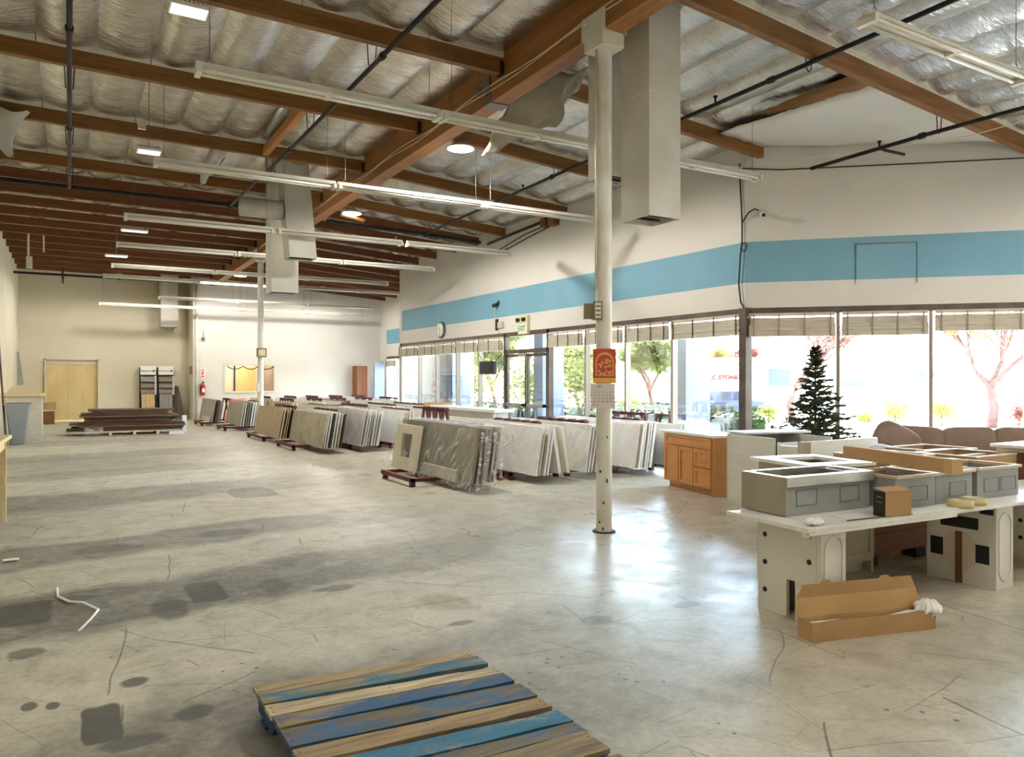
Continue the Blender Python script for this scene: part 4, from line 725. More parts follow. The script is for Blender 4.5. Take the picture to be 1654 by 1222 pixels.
# far rows
rack(4.0, 5.3, 5.0, 23.85, 25.2, .88, 'red rack of the far pack with an orange sheet')
pack(4.44, 4.85, 7, 23.7, 26.2, ['qsil', 'qwhite', 'qdark', 'qwhite', 'qgray'], 'gray slab facing the aisle beside the orange sheet', 'slab edge in the far gray pack', 'slabs of the far gray pack', .11)
rack(3.75, 5.0, 4.75, 26.7, 28.3, .88, 'farthest red rack next to the aisle')
pack(4.04, 4.28, 5, 26.5, 29.2, ['qsil', 'qgreen', 'qgray', 'qdark'], 'farthest gray slab facing the aisle near the extinguisher', 'slab edge in the farthest pack', 'slabs of the farthest pack', .13)
slab(3.98, 26.6, 28.2, .13, .16, .04, .03, 'qcream', 'low cream offcut leaning on the farthest pack')
og = sheet('orange_sheet', 'orange sheet draped over the far gray slab pack', [(4.43, 26.2, .12), (4.62, 26.25, .9), (5.1, 26.25, .92), (5.1, 26.0, .9)], 'orange', .0, 8, 6, .02, 4, 'sheet')
tag(MB().hexa([(4.4, 26.15, .1), (4.43, 26.05, .1), (4.46, 26.3, .1), (4.43, 26.4, .1), (4.55, 26.1, .88), (4.58, 26.1, .88), (4.6, 26.25, .88), (4.57, 26.25, .88)]).build('orange_strip', 'orange'), 'orange strip hanging down between the far gray packs', 'sheet')
for i, xc in enumerate((6.1, 7.0, 7.8, 8.7, 9.6)):
    for r_, (ya, yb) in enumerate(((23.8, 25.8), (27.0, 28.9))):
        nm_ = ['second', 'third', 'fourth', 'fifth', 'last'][i] + (' from the aisle in the far row' if r_ == 0 else ' from the aisle in the farthest row')
        rack(xc - .42, xc + .3, xc, ya + .3, yb - .2, .93, 'red rack, ' + nm_)
        pack(xc - .36, xc - .16, 3, ya - .4, yb + .3, [['qtan', 'qcream'], ['qcream', 'qwhite'], ['qcream', 'qrose'], ['qwhite', 'qcream'], ['qwhite', 'qvein']][i], 'outermost slab, ' + nm_, 'inner slab, ' + nm_, 'slabs ' + nm_, .1)
tag(MB().hexa([(7.3, 16.5, .9), (7.9, 16.3, .9), (8.0, 16.6, .9), (7.4, 16.8, .9), (7.3, 16.55, 1.02), (7.9, 16.35, 1.02), (8.0, 16.65, .98), (7.4, 16.85, .98)]).build('cardboard_sheet', 'card'), 'brown cardboard lying on top of the middle row racks', 'cardboard')
# ================================================================ far left group
t = thing('tall_cabinet', 'tall brown wooden cabinet against the far white wall', 'cabinet', (10.6, 30.7, 0))
MB().box(10.35, 10.82, 30.4, 30.95, 0, 2.1).build('body', 'cabd', t, bev=.01); MB().box(10.37, 10.585, 30.385, 30.4, .08, 2.06).build('door', 'cabd', t); MB().box(10.595, 10.8, 30.385, 30.4, .08, 2.06).build('door', 'cabd', t)
tag(MB().box(10.95, 11.38, 29.9, 29.98, 0, 2.3).build('white_screen', 'pillar', bev=.008), 'tall pale panel standing beside the recessed far window', 'panel')
for i, (x, nm_) in enumerate(((2.33, 'left one with the tan planks'), (2.96, 'right one with the gray planks'))):
    t = thing('sample_stand', 'tall flooring sample stand, ' + nm_, 'display', (x + .3, 32.1, 0), 'flooring sample stands')
    MB().box(x, x + .58, 32.2, 32.42, 0, 2.0).build('stand_back', 'dark', t)
    hc = MB().box(x + .02, x + .56, 32.12, 32.2, 1.72, 2.06).build('header_card', 'paper', t)
    text('Novocore', 'lettering', 'ink', .1, (x + .25, 32.112, 1.87), (PI / 2, 0, 0), hc)
    MB().prism([(x + .46, 1.83), (x + .49, 1.82), (x + .51, 1.86), (x + .52, 1.92), (x + .49, 1.9), (x + .47, 1.92), (x + .455, 1.88)], lambda a, b, dd: (a, dd, b), 32.112, 32.12).build('header_mark', 'ink', hc)
    rows_ = [(1.45, .2, 'vgray' if i == 0 else 'vmix'), (1.22, .2, 'vmix'), (1.0, .22, 'vmix')]
    for z, h_, m in rows_: MB().hexa([(x + .03, 32.05, z), (x + .5, 32.05, z), (x + .5, 32.14, z), (x + .03, 32.14, z), (x + .03, 32.15, z + h_), (x + .5, 32.15, z + h_), (x + .5, 32.2, z + h_), (x + .03, 32.2, z + h_)]).build('sample_board', m, t)
    for q in range(3): xa = x + .05 + q * .155; MB().hexa([(xa, 31.95, .1), (xa + .15, 31.95, .1), (xa + .15, 32.0, .1), (xa, 32.0, .1), (xa, 32.08, .98), (xa + .15, 32.08, .98), (xa + .15, 32.13, .98), (xa, 32.13, .98)]).build('plank', 'vest' if i == 0 else 'vgray', t)
    k = MB()
    for q in range(12): k.box(x + .5, x + .575, 32.0, 32.1, .95 + q * .062, .99 + q * .062)
    k.build('price_tags', 'paper', t)
tag(MB().hexa([(3.62, 31.85, 0), (3.9, 31.85, 0), (3.9, 32.0, 0), (3.62, 32.0, 0), (3.6, 32.38, 1.3), (3.72, 32.38, 1.25), (3.72, 32.44, 1.25), (3.6, 32.44, 1.3)]).build('leaning_board', 'dkwood'), 'dark board leaning in the corner right of the sample stands', 'board')
tag(MB().hexa([(-1.5, 30.2, 0), (-1.15, 30.2, 0), (-1.15, 30.3, 0), (-1.5, 30.3, 0), (-1.56, 30.9, 2.5), (-1.5, 30.9, 2.5), (-1.5, 31, 2.5), (-1.56, 31, 2.5)]).build('leaning_board', 'gsink'), 'tall gray board leaning at the far left wall corner', 'board')
tag(MB().hexa([(-1.3, 21.2, 0), (-1.27, 21.2, 0), (-1.27, 21.5, 0), (-1.3, 21.5, 0), (-1.59, 23.0, 2.9), (-1.56, 23.0, 2.9), (-1.56, 23.3, 2.9), (-1.59, 23.3, 2.9)]).build('leaning_strip', 'dkwood'), 'thin dark strip leaning on the left wall behind the gray bin', 'board')
t = thing('gray_bin', 'tall gray plastic bin by the left wall', 'bin', (-1.08, 21.8, 0))
MB().hexa([(-1.22, 21.6, 0), (-.92, 21.6, 0), (-.92, 22.0, 0), (-1.22, 22.0, 0), (-1.32, 21.5, .98), (-.82, 21.5, .98), (-.82, 22.1, .98), (-1.32, 22.1, .98)]).build('bin_body', 'binm', t, bev=.03); MB().box(-1.3, -.84, 21.53, 22.08, .975, .99).build('opening', 'dark', t); MB().box(-1.34, -.8, 21.48, 21.53, .95, .99).box(-1.34, -.8, 22.07, 22.12, .95, .99).box(-.83, -.79, 21.5, 22.1, .95, .99).box(-1.35, -1.3, 21.5, 22.1, .95, .99).build('rim', 'binm', t)
t = thing('wooden_chest', 'cream wooden stand with a round topped board behind the gray bin', 'chest', (-1.0, 23.5, 0))
MB().box(-1.45, -.62, 23.2, 24.2, 0, 1.12).build('body', 'shadew', t); MB().box(-1.5, -.57, 23.15, 24.25, 1.12, 1.2).build('top_board', 'crate', t, bev=.006)
MB().prism([(-1.02 + .38 * math.cos(PI * i / 14), 1.2 + .22 * math.sin(PI * i / 14)) for i in range(15)], lambda a, b, dd: (a, dd, b), 23.5, 23.56).build('round_board', 'tan', t)
t = thing('cardboard_box', 'brown cardboard box with an open flap on the floor by the boarded doorway', 'box', (-.8, 30.6, 0))
MB().box(-1.15, -.45, 30.4, 31.0, 0, .45).build('box_body', 'cardd', t); MB().box(-1.05, -.4, 30.95, 31.0, .47, .75).build('flap', 'card', t); MB().box(-1.15, -.4, 30.4, 31.0, .45, .48).build('lid', 'shadew', t)
# stack of long boards on a pallet
t = thing('board_pallet', 'wooden pallet under the pile of dark boards', 'pallet', (1.5, 24.2, 0))
MB().box(.9, 2.3, 23.7, 24.8, .09, .115).build('deck_board', 'crate', t)
for x in (.95, 1.55, 2.15): MB().box(x, x + .07, 23.7, 24.8, 0, .09).build('stringer', 'crate', t)
for i in range(11):
    z = .12 + i * .055; L0 = -.1 + rs.uniform(-.2, .25) + .06 * i; L1 = 2.9 + rs.uniform(-.3, .2) - .03 * i; y = 23.75 + rs.uniform(-.05, .12)
    tag(MB().hexa([(L0, y, z), (L1, y - .1, z), (L1, y + .9, z), (L0, y + 1.0, z), (L0, y, z + .045), (L1, y - .1, z + .045), (L1, y + .9, z + .045), (L0, y + 1.0, z + .045)]).build('long_board', ['dkwood', 'dkwood', 'brwood', 'dkwood', 'brwood'][i % 5]), ['lowest', 'second lowest', 'third lowest', 'fourth lowest', 'fifth lowest', 'middle', 'fifth from the top', 'fourth from the top', 'third from the top', 'second from the top', 'topmost'][i] + ' board of the pile on the far pallet', 'board', 'boards piled on the far pallet')
tag(MB().grid(lambda u, v: (.35 + .45 * u, 23.55 - .08 * v + .05 * nn(u * 5, v * 5, 1), .04 + .2 * v + .05 * nn(u * 6, v * 4, 2)), 10, 6).build('plastic_scrap', 'film', smooth=True), 'crumpled clear plastic at the near end of the board pile', 'plastic')
tag(MB().box(2.45, 2.85, 23.38, 23.46, 0, .08).build('white_tube', 'paper'), 'white wrapped tube lying on the floor before the board pile', 'wrap')
tag(MB().box(2.86, 2.98, 24.0, 24.1, .0, .5).build('white_block', 'paper'), 'white post standing beside the far end of the board pile', 'block')
# wooden bench cut by the left edge
t = thing('wooden_bench', 'pale wooden bench cut by the left edge of the photo', 'bench', (-1.0, 9.9, 0))
MB().hexa([(-1.55, 8.6, .92), (-.62, 8.6, .92), (-.56, 10.2, .92), (-1.55, 10.2, .92), (-1.55, 8.6, .96), (-.62, 8.6, .96), (-.56, 10.2, .96), (-1.55, 10.2, .96)]).build('bench_top', 'crate', t)
for x, y in ((-.66, 8.75), (-.635, 10.05), (-1.5, 8.75), (-1.5, 10.05)): MB().box(x - .03, x + .03, y - .03, y + .03, 0, .92).build('leg', 'crate', t)
MB().box(-1.5, -.62, 9.98, 10.02, .42, .52).build('rail', 'crate', t); MB().box(-.66, -.62, 8.78, 10.02, .82, .92).build('rail', 'crate', t); MB().box(-1.5, -.66, 8.8, 10.0, .45, .47).build('shelf', 'shadew', t)
# floor litter
tag(MB().tube([(-.08, 6.66, .006), (-.075, 6.4, .008), (0, 6.2, .012), (.08, 6.1, .02), (.17, 5.9, .008), (.12, 5.68, .01), (.05, 5.47, .006)], .009, 6).build('plastic_strap', 'paper', smooth=True), 'bent white plastic strap lying on the dirty floor', 'strap')
tag(MB().tube([(-.07, 6.66, .005), (.12, 6.62, .005), (.42, 6.66, .005)], .003, 5).build('loose_string', 'lip'), 'thin pale string lying across from the white strap', 'string')
tag(MB().grid(lambda u, v: (-.5 + .12 * u, 7.85 + .1 * v, .012 + .02 * abs(nn(u * 5, v * 5, 1))), 5, 5).build('paper_scrap', 'paper', smooth=True), 'small white paper scrap near the left edge', 'scrap')
# ================================================================ blue pallet in front
t = thing('blue_pallet', 'worn blue wooden pallet lying on the floor in front', 'pallet', (1.3, 3.0, 0))
BD = [(3.72, 3.615, 3.61, 3.525), (3.60, 3.49, 3.52, 3.405), (3.465, 3.345, 3.335, 3.255), (3.335, 3.22, 3.25, 3.14), (3.20, 3.03, 3.11, 2.945), (3.005, 2.88, 2.92, 2.81), (2.86, 2.73, 2.77, 2.655), (2.705, 2.60, 2.635, 2.55), (2.585, 2.40, 2.545, 2.375), (2.36, 2.25, 2.33, 2.22)]
for i, (la, lb, ra, rb) in enumerate(BD):
    zt = .13 + rs.uniform(-.003, .004); xr_ = 1.86 + rs.uniform(-.012, .012); xl_ = .76 + rs.uniform(-.008, .008)
    if i == 2: rb_m = .012
    b = MB(); n = 8; top = []
    for q in range(n + 1):
        u = q / n; wv = .004 * math.sin(q * 1.7 + i)
        top.append((xl_ + (xr_ - xl_) * u, la + (ra - la) * u + wv, lb + (rb - lb) * u - wv))
    for q in range(n):
        (x0, a0, b0), (x1, a1, b1) = top[q], top[q + 1]
        b.hexa([(x0, b0, zt - .02), (x1, b1, zt - .02), (x1, a1, zt - .02), (x0, a0, zt - .02), (x0, b0, zt), (x1, b1, zt), (x1, a1, zt), (x0, a0, zt)])
        for k_ in (5, 3):   # inner end caps
            pass
    o = b.build('deck_board', PAINTS[min(i, 8)], t)
    wl_ = o.modifiers.new('weld', 'WELD'); wl_.merge_threshold = .0005
    nl = MB()
    for xx in (xl_ + .02, (xl_ + xr_) / 2, xr_ - .02):
        u = (xx - xl_) / (xr_ - xl_); ya = la + (ra - la) * u; yb = lb + (rb - lb) * u
        for f in (.3, .7): nl.cyl((xx, yb + (ya - yb) * f, zt - .001), (xx, yb + (ya - yb) * f, zt + .0012), .004, n=6)
    nl.build('nail', 'hang', o)
for x, tl in ((.775, 0), (1.29, -.0), (1.80, 0)):
    s_ = MB(); y1 = 3.70 - (x - .76) * .095; 
    prof = [(2.22, .018), (2.5, .018), (2.53, .06), (2.78, .06), (2.81, .018), (3.1, .018), (3.13, .06), (3.38, .06), (3.41, .018), (y1, .018), (y1, .108), (2.22, .108)]
    s_.prism(prof, lambda a, b_, dd: (dd, a, b_), x, x + .038); s_.build('stringer', PAINTS[9], t)
for ya in (3.6, 2.95, 2.3): MB().box(.765, 1.84, ya - .09, ya, 0, .017).build('bottom_board', PAINTS[9], t)
# ================================================================ table with the sinks, right front
TO = (3.96, 3.1); TX = (.998, -.06); TY = (.06, .998)
t = thing('stone_table', 'long low white stone table on cutout pedestals at right', 'table', (5.5, 3.4, 0))
MB().obox(TO, TX, TY, 0, 3.7, 0, .72, .632, .66).obox(TO, TX, TY, 0, 1.5, .0, .02, .61, .632).obox(TO, TX, TY, 0, .02, 0, .05, .6, .632).build('tabletop', 'marble', t, bev=.003)
def pill(xa, xb, za, zb, n=10, bot=True):
    r = (xb - xa) / 2; c = (xa + xb) / 2
    p = [(c + r * math.cos(PI * i / n), zb - r + r * math.sin(PI * i / n)) for i in range(n + 1)]
    p += [(c + r * math.cos(PI + PI * i / n), za + r + r * math.sin(PI + PI * i / n)) for i in range(n + 1)] if bot else [(xa, za), (xb, za)]
    return p
def pedestal(x, y, w_, d_, kind):
    m = 'pwhite'; b = MB()
    if kind == 'slot': b.box(x, x + .03, y + .031, y + .2, 0, .61).box(x, x + .03, y + .27, y + d_ - .031, 0, .61).box(x, x + .03, y + .2, y + .27, .25, .61)
    else: b.box(x, x + .03, y + .031, y + d_ - .031, 0, .61)
    b.box(x + w_ - .03, x + w_, y + .05, y + d_ - .031, 0, .61).box(x, x + w_, y + d_ - .03, y + d_, 0, .61)
    b.box(x, x + w_, y, y + .03, 0, .628)
    pd = b.build('pedestal', m, t)
    ring_o, ring_i = pill(x + .03, x + w_ - .03, .06, .58), pill(x + .042, x + w_ - .042, .072, .568)
    g = MB(); n = len(ring_o)
    vs_ = [(a, y - .008, z) for a, z in ring_o] + [(a, y - .008, z) for a, z in ring_i] + [(a, y, z) for a, z in ring_o] + [(a, y, z) for a, z in ring_i]
    g.add(vs_, [(i, (i + 1) % n, n + (i + 1) % n, n + i) for i in range(n)] + [(i, 2 * n + i, 2 * n + (i + 1) % n, (i + 1) % n) for i in range(n)] + [(n + i, n + (i + 1) % n, 3 * n + (i + 1) % n, 3 * n + i) for i in range(n)])
    g.build('arch_molding', 'pwhite', pd)
    h = MB()
    if kind in ('slot', 'holes'):
        for yy, zz in ((y + d_ - .06, .52), (y + d_ - .06, .33), (y + d_ - .06, .14), (y + .09, .57), (y + .09, .40), (y + .09, .21)) if kind == 'slot' else ((y + d_ - .07, .5), (y + d_ - .07, .35), (y + d_ - .07, .2), (y + .1, .5), (y + .1, .3)):
            MB().cyl((x - .002, yy, zz), (x + .01, yy, zz), .018, n=20).build('drilled_hole', 'dark', pd)
    if kind == 'cut':
        for q in ((.13, .42, .43, .52), (.02, .12, .56, .60), (.40, .5, .19, .33), (.05, .15, .18, .32)): MB().box(x - .003, x + .01, y + q[0], y + q[1], q[2], q[3]).build('dark_opening', 'dark', pd)
        c_ = MB().cyl((x - .002, y + .275, .25), (x + .008, y + .275, .25), .15, n=32).build('round_opening', 'tan', pd)
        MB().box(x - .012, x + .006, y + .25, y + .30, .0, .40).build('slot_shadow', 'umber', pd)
    return pd
pedestal(4.15, 3.15, .25, .51, 'slot'); pedestal(6.01, 3.03, .24, .53, 'cut'); pedestal(7.2, 2.98, .25, .52, 'holes')
def sink(x, y, lx, ly, z0, z1, label, style, rot=(TX, TY)):
    s_ = thing('farm_sink', label, 'sink', (x, y, z0), 'apron sinks on the stone table'); o = (x, y); ux, uy = rot
    m1 = 'gsink'
    b = MB().obox(o, ux, uy, .012 if style == 'steel' else 0, lx - .02, .014, .03, z0, z1 - .02).obox(o, ux, uy, lx - .05, lx - .02, .03, ly, z0, z1 - .02).obox(o, ux, uy, .03, lx - .05, ly - .03, ly, z0, z1 - .02).obox(o, ux, uy, 0 if style == 'steel' else .0, .02, .03, ly, z0, z1 - .02).obox(o, ux, uy, .02, lx - .05, .03, ly - .03, z0, z0 + .02)
    b.build('sink_body', m1, s_)
    if style == 'steel':
        MB().obox(o, ux, uy, -.012, .0, .0, ly, z0 + .005, z1).build('side_apron', 'bsteel', s_)
        MB().obox(o, ux, uy, -.012, lx, -.012, .014, z1 - .065, z1).build('front_apron', 'shiny', s_, bev=.003)
        MB().obox(o, ux, uy, -.012, lx, -.012, .05, z1, z1 + .004).obox(o, ux, uy, -.012, lx, ly - .04, ly, z1, z1 + .004).obox(o, ux, uy, -.012, .03, .05, ly - .04, z1, z1 + .004).obox(o, ux, uy, lx - .05, lx, .05, ly - .04, z1, z1 + .004).build('rim', 'shiny', s_)
        MB().obox(o, ux, uy, .02, .025, .035, ly - .035, z0 + .03, z1).obox(o, ux, uy, .025, lx - .055, ly - .04, ly - .035, z0 + .03, z1).build('basin_liner', 'shiny', s_)
    else:
        MB().obox(o, ux, uy, -.005, lx, -.005, .025, z1 - .02, z1).obox(o, ux, uy, -.005, lx, ly - .03, ly, z1 - .02, z1).obox(o, ux, uy, -.005, .02, .025, ly - .03, z1 - .02, z1).obox(o, ux, uy, lx - .03, lx, .025, ly - .03, z1 - .02, z1).build('rim', 'rimw', s_)
        MB().obox(o, ux, uy, .021, .03, .03, ly - .03, z0 + .02, z1 - .021).obox(o, ux, uy, .03, lx - .055, ly - .04, ly - .031, z0 + .02, z1 - .021).build('inner_lining', 'card', s_)
    zc = (z0 + z1) / 2 - .02
    fs_ = [.1, lx - .33] if style == 'steel' else ([.14] if lx < .5 else [.06, lx - .28])
    for fx in fs_:
        k = MB(); a, bb = fx, fx + .2
        yb = .0135 if style == 'steel' else -.001
        for q in ((a, a + .005, zc - .05, zc + .06), (a, bb, zc - .05, zc - .045), (a, bb, zc + .055, zc + .06), (bb - .005, bb, zc - .05, zc + .06)): k.obox(o, ux, uy, q[0], q[1], yb - .003, yb + .002, q[2], q[3])
        k.build('embossed_frame', 'gline', s_)
    return s_
sink(4.17, 3.43, .86, .41, .662, .925, 'shiny steel apron sink nearest the left end of the stone table', 'steel')
sink(5.06, 3.215, .47, .44, .662, .9, 'gray apron sink behind the small cardboard box', 'gray')
sink(5.545, 3.205, .46, .44, .662, .9, 'gray apron sink in the middle, under the end of the long box', 'gray')
sink(6.04, 3.17, .56, .44, .662, .905, 'gray apron sink at the right end of the table', 'gray')
# things on the table
t = thing('cardboard_box', 'small cardboard box with a black taped side on the table', 'box', (4.86, 3.14, .66))
UX = (.985, -.17); UY = (.17, .985); O2 = (4.735, 3.09)
MB().obox(O2, UX, UY, 0, .235, 0, .1, .663, .83).build('box_body', 'card', t, bev=.003); MB().obox(O2, UX, UY, -.003, 0, 0, .1, .663, .83).build('black_side', 'tapeb', t)
MB().hexa([(O2[0] - .003, O2[1] + .0, .83), (O2[0] + .23, O2[1] - .04, .832), (O2[0] + .25, O2[1] + .06, .845), (O2[0] + .017, O2[1] + .1, .845), (O2[0] - .003, O2[1], .834), (O2[0] + .23, O2[1] - .04, .836), (O2[0] + .25, O2[1] + .06, .849), (O2[0] + .017, O2[1] + .1, .849)]).build('lid_flap', 'card', t)
MB().obox(O2, UX, UY, -.0045, -.003, .03, .07, .79, .795).obox(O2, UX, UY, -.0045, -.003, .02, .08, .755, .759).build('print_mark', 'cardin', t)
for x, y, nm_ in ((5.585, 3.06, 'left'), (5.79, 3.075, 'right')):
    t = thing('tape_roll', 'roll of masking tape on the table, %s one of two' % nm_, 'tape', (x, y, .66), 'masking tape rolls')
    MB().lathe((x, y, .661), [(.05, 0), (.085, 0), (.085, .05), (.05, .05), (.05, 0)], 28).build('tape_ring', 'tape', t, True); MB().lathe((x, y, .661), [(.046, .002), (.05, .002), (.05, .052), (.046, .052), (.046, .002)], 28).build('core', 'tapec', t, True)
def crumple(name, label, c, s_, mat_, seed, cat='tissue'):
    def fn(u, v):
        a = (u - .5) * PI; b = v * 2 * PI; k = 1 + .5 * mn.noise(Vector((math.cos(b) * 2.2, math.sin(b) * 2.2, u * 4 + seed)))
        return (c[0] + s_[0] * k * math.cos(a) * math.cos(b), c[1] + s_[1] * k * math.cos(a) * math.sin(b), c[2] + s_[2] * (1 + k * math.sin(a)))
    return tag(MB().grid(fn, 12, 22).build(name, mat_), label, cat)
crumple('foam_scrap', 'crumpled white foam scrap at the table corner', (4.1, 3.16, .662), (.07, .05, .022), 'tissue', 3, 'scrap')
tag(MB().obox((4.4, 3.13), (.99, -.12), (.12, .99), 0, .3, 0, .018, .661, .666).build('metal_strip', 'steel'), 'thin gray metal strip on the table beside the steel sink', 'strip')
tag(MB().obox((5.0, 3.05), (.998, -.06), (.06, .998), 0, .55, .01, .12, .661, .667).build('white_sheet', 'paper'), 'flat white board sheet lying on the table before the sinks', 'sheet')
tag(MB().obox((4.45, 3.17), (.99, -.1), (.1, .99), 0, .27, 0, .14, .661, .663).build('paper_sheet', 'paper'), 'paper sheet half under the small cardboard box', 'paper')
# long box lying over the sinks
t = thing('long_box', 'long slim cardboard box lying askew across the sinks', 'box', (5.4, 3.4, .93))
LO = Vector((5.28, 2.95)); LD = Vector((5.62, 4.05)) - LO; LL = LD.length; LD.normalize(); lx_, ly_ = (LD.y, -LD.x), (LD.x, LD.y)
MB().obox((LO.x, LO.y), lx_, ly_, 0, .085, .03, LL, .93, 1.03).build('box_body', 'card', t, bev=.002); MB().obox((LO.x, LO.y), lx_, ly_, -.003, .088, 0, .075, .927, 1.033).build('end_cap', 'cardin', t); MB().obox((LO.x, LO.y), lx_, ly_, .02, .088, .0, .1, 1.033, 1.0345).build('tape_strip', 'tapec', t)
# open carton with lid on the floor
t = thing('open_carton', 'long open cardboard carton with raised lid on the floor', 'box', (4.3, 2.95, 0))
CO = (3.86, 2.995); cx_ = Vector((4.72 - 3.86, 2.80 - 3.02)); cx_.normalize(); CX = (cx_.x, cx_.y); CY = (-cx_.y, cx_.x); CL = .93; CW = .13; CH = .12
MB().obox(CO, CX, CY, 0, CL, 0, CW, 0, .004).obox(CO, CX, CY, 0, CL, 0, .004, .004, CH).obox(CO, CX, CY, 0, .004, 0, CW, .004, CH).obox(CO, CX, CY, CL - .004, CL, 0, CW, .004, CH).build('tray', 'card', t)
MB().obox(CO, CX, CY, 0, CL, CW - .004, CW, .004, .115).build('back_wall', 'cardin', t)
def cp(a, b, z): return (CO[0] + CX[0] * a + CY[0] * b, CO[1] + CX[1] * a + CY[1] * b, z)
MB().hexa([cp(-.01, CW, .115), cp(CL - .0, CW, .115), cp(CL, CW + .004, .115), cp(-.01, CW + .004, .115), cp(-.01, CW + .012, .23), cp(CL - .02, CW + .012, .23), cp(CL - .02, CW + .016, .23), cp(-.01, CW + .016, .23)]).build('lid_panel', 'cardin', t)
MB().hexa([cp(.0, CW + .012, .23), cp(CL - .02, CW + .012, .23), cp(CL - .02, CW + .016, .23), cp(.0, CW + .016, .23), cp(.05, CW + .012, .31), cp(CL - .06, CW + .012, .31), cp(CL - .06, CW + .016, .31), cp(.05, CW + .016, .31)]).hexa([cp(.17, CW + .012, .31), cp(.26, CW + .012, .31), cp(.26, CW + .016, .31), cp(.17, CW + .016, .31), cp(.19, CW + .012, .328), cp(.24, CW + .012, .328), cp(.24, CW + .016, .328), cp(.19, CW + .016, .328)]).hexa([cp(.62, CW + .012, .31), cp(.71, CW + .012, .31), cp(.71, CW + .016, .31), cp(.62, CW + .016, .31), cp(.64, CW + .012, .328), cp(.69, CW + .012, .328), cp(.69, CW + .016, .328), cp(.64, CW + .016, .328)]).build('lid_flap', 'card', t)
MB().hexa([cp(0, -.001, .12), cp(.05, -.012, .0), cp(.04, -.002, 0), cp(0, .0, .0), cp(0, 0, .122), cp(.05, -.003, .122), cp(.04, .0, .122), cp(0, .001, .122)]).build('corner_fold', 'card', t)
tag(MB().add([cp(.03, .02, .11), cp(.22, .015, .122), cp(.16, .11, .08), cp(.05, .1, .09), cp(.03, .02, .113), cp(.22, .015, .125), cp(.16, .11, .083), cp(.05, .1, .093)], [(0, 1, 2, 3), (7, 6, 5, 4), (0, 4, 5, 1), (1, 5, 6, 2), (2, 6, 7, 3), (3, 7, 4, 0)]).build('paper_sheet', 'paper'), 'white paper at the left end inside the open carton', 'paper')
tag(MB().add([cp(.52, .02, .1), cp(.85, .01, .126), cp(.8, .1, .1), cp(.58, .1, .07), cp(.52, .02, .103), cp(.85, .01, .129), cp(.8, .1, .103), cp(.58, .1, .073)], [(0, 1, 2, 3), (7, 6, 5, 4), (0, 4, 5, 1), (1, 5, 6, 2), (2, 6, 7, 3), (3, 7, 4, 0)]).build('paper_sheet', 'paper'), 'white paper at the right end inside the open carton', 'paper')
crumple('tissue_paper', 'crumpled white tissue hanging out of the open carton', cp(.92, .05, .06), (.09, .07, .055), 'tissue', 11)
# cabinets behind the table
def shaker(mb, o, ux, uy, a0, a1, z0, z1, fr=.05, d0=-.02, dd=.02):
    mb.obox(o, ux, uy, a0, a1, d0 + .012, d0 + dd, z0, z1)
    for q in ((a0, a0 + fr, z0, z1), (a1 - fr, a1, z0, z1), (a0 + fr, a1 - fr, z0, z0 + fr), (a0 + fr, a1 - fr, z1 - fr, z1)): mb.obox(o, ux, uy, q[0], q[1], d0, d0 + .012, q[2], q[3])
    return mb
t = thing('base_cabinet', 'beige base cabinet standing behind the stone table', 'cabinet', (5.2, 4, 0))
MB().box(4.62, 5.72, 3.84, 4.08, .1, .58).box(4.7, 5.69, 3.92, 4.08, 0, .1).box(5.69, 5.72, 3.84, 4.08, 0, .1).build('body', 'pbeige', t)
shaker(MB(), (4.62, 3.84), (1, 0), (0, 1), .02, .53, .13, .56).build('door', 'pbeige', t); shaker(MB(), (4.62, 3.84), (1, 0), (0, 1), .56, 1.08, .13, .56).build('door', 'pbeige', t)
t = thing('storage_box', 'red brown box raised on blocks behind the stone table', 'box', (6.2, 4, 0)); MB().box(5.74, 6.7, 3.86, 4.08, .3, .6).build('upper_panel', 'umber', t); MB().box(5.74, 6.7, 3.85, 4.08, .13, .295).build('lower_panel', 'umber', t); MB().box(5.8, 5.95, 3.95, 4.08, 0, .13).box(6.5, 6.65, 3.95, 4.08, 0, .13).build('block', 'dark', t)
t = thing('vanity_top_cabinet', 'pale cabinet with a square opening in its stone top, behind the steel sink', 'cabinet', (5.85, 4.6, 0)); o = (5.45, 4.26); vx, vy = (.985, -.17), (.17, .985)
MB().obox(o, vx, vy, .06, .7, .03, .05, .0, .82).obox(o, vx, vy, .06, .08, .05, .72, 0, .82).obox(o, vx, vy, .68, .7, .05, .72, 0, .82).obox(o, vx, vy, .06, .7, .7, .72, 0, .82).build('body', 'pbeige', t); MB().obox(o, vx, vy, .1, .66, .1, .66, .5, .52).build('inner_shelf', 'ply', t)
MB().obox(o, vx, vy, 0, .76, 0, .17, .82, .85).obox(o, vx, vy, 0, .76, .6, .78, .82, .85).obox(o, vx, vy, 0, .17, .17, .6, .82, .85).obox(o, vx, vy, .62, .76, .17, .6, .82, .85).build('stone_top', 'marble', t)
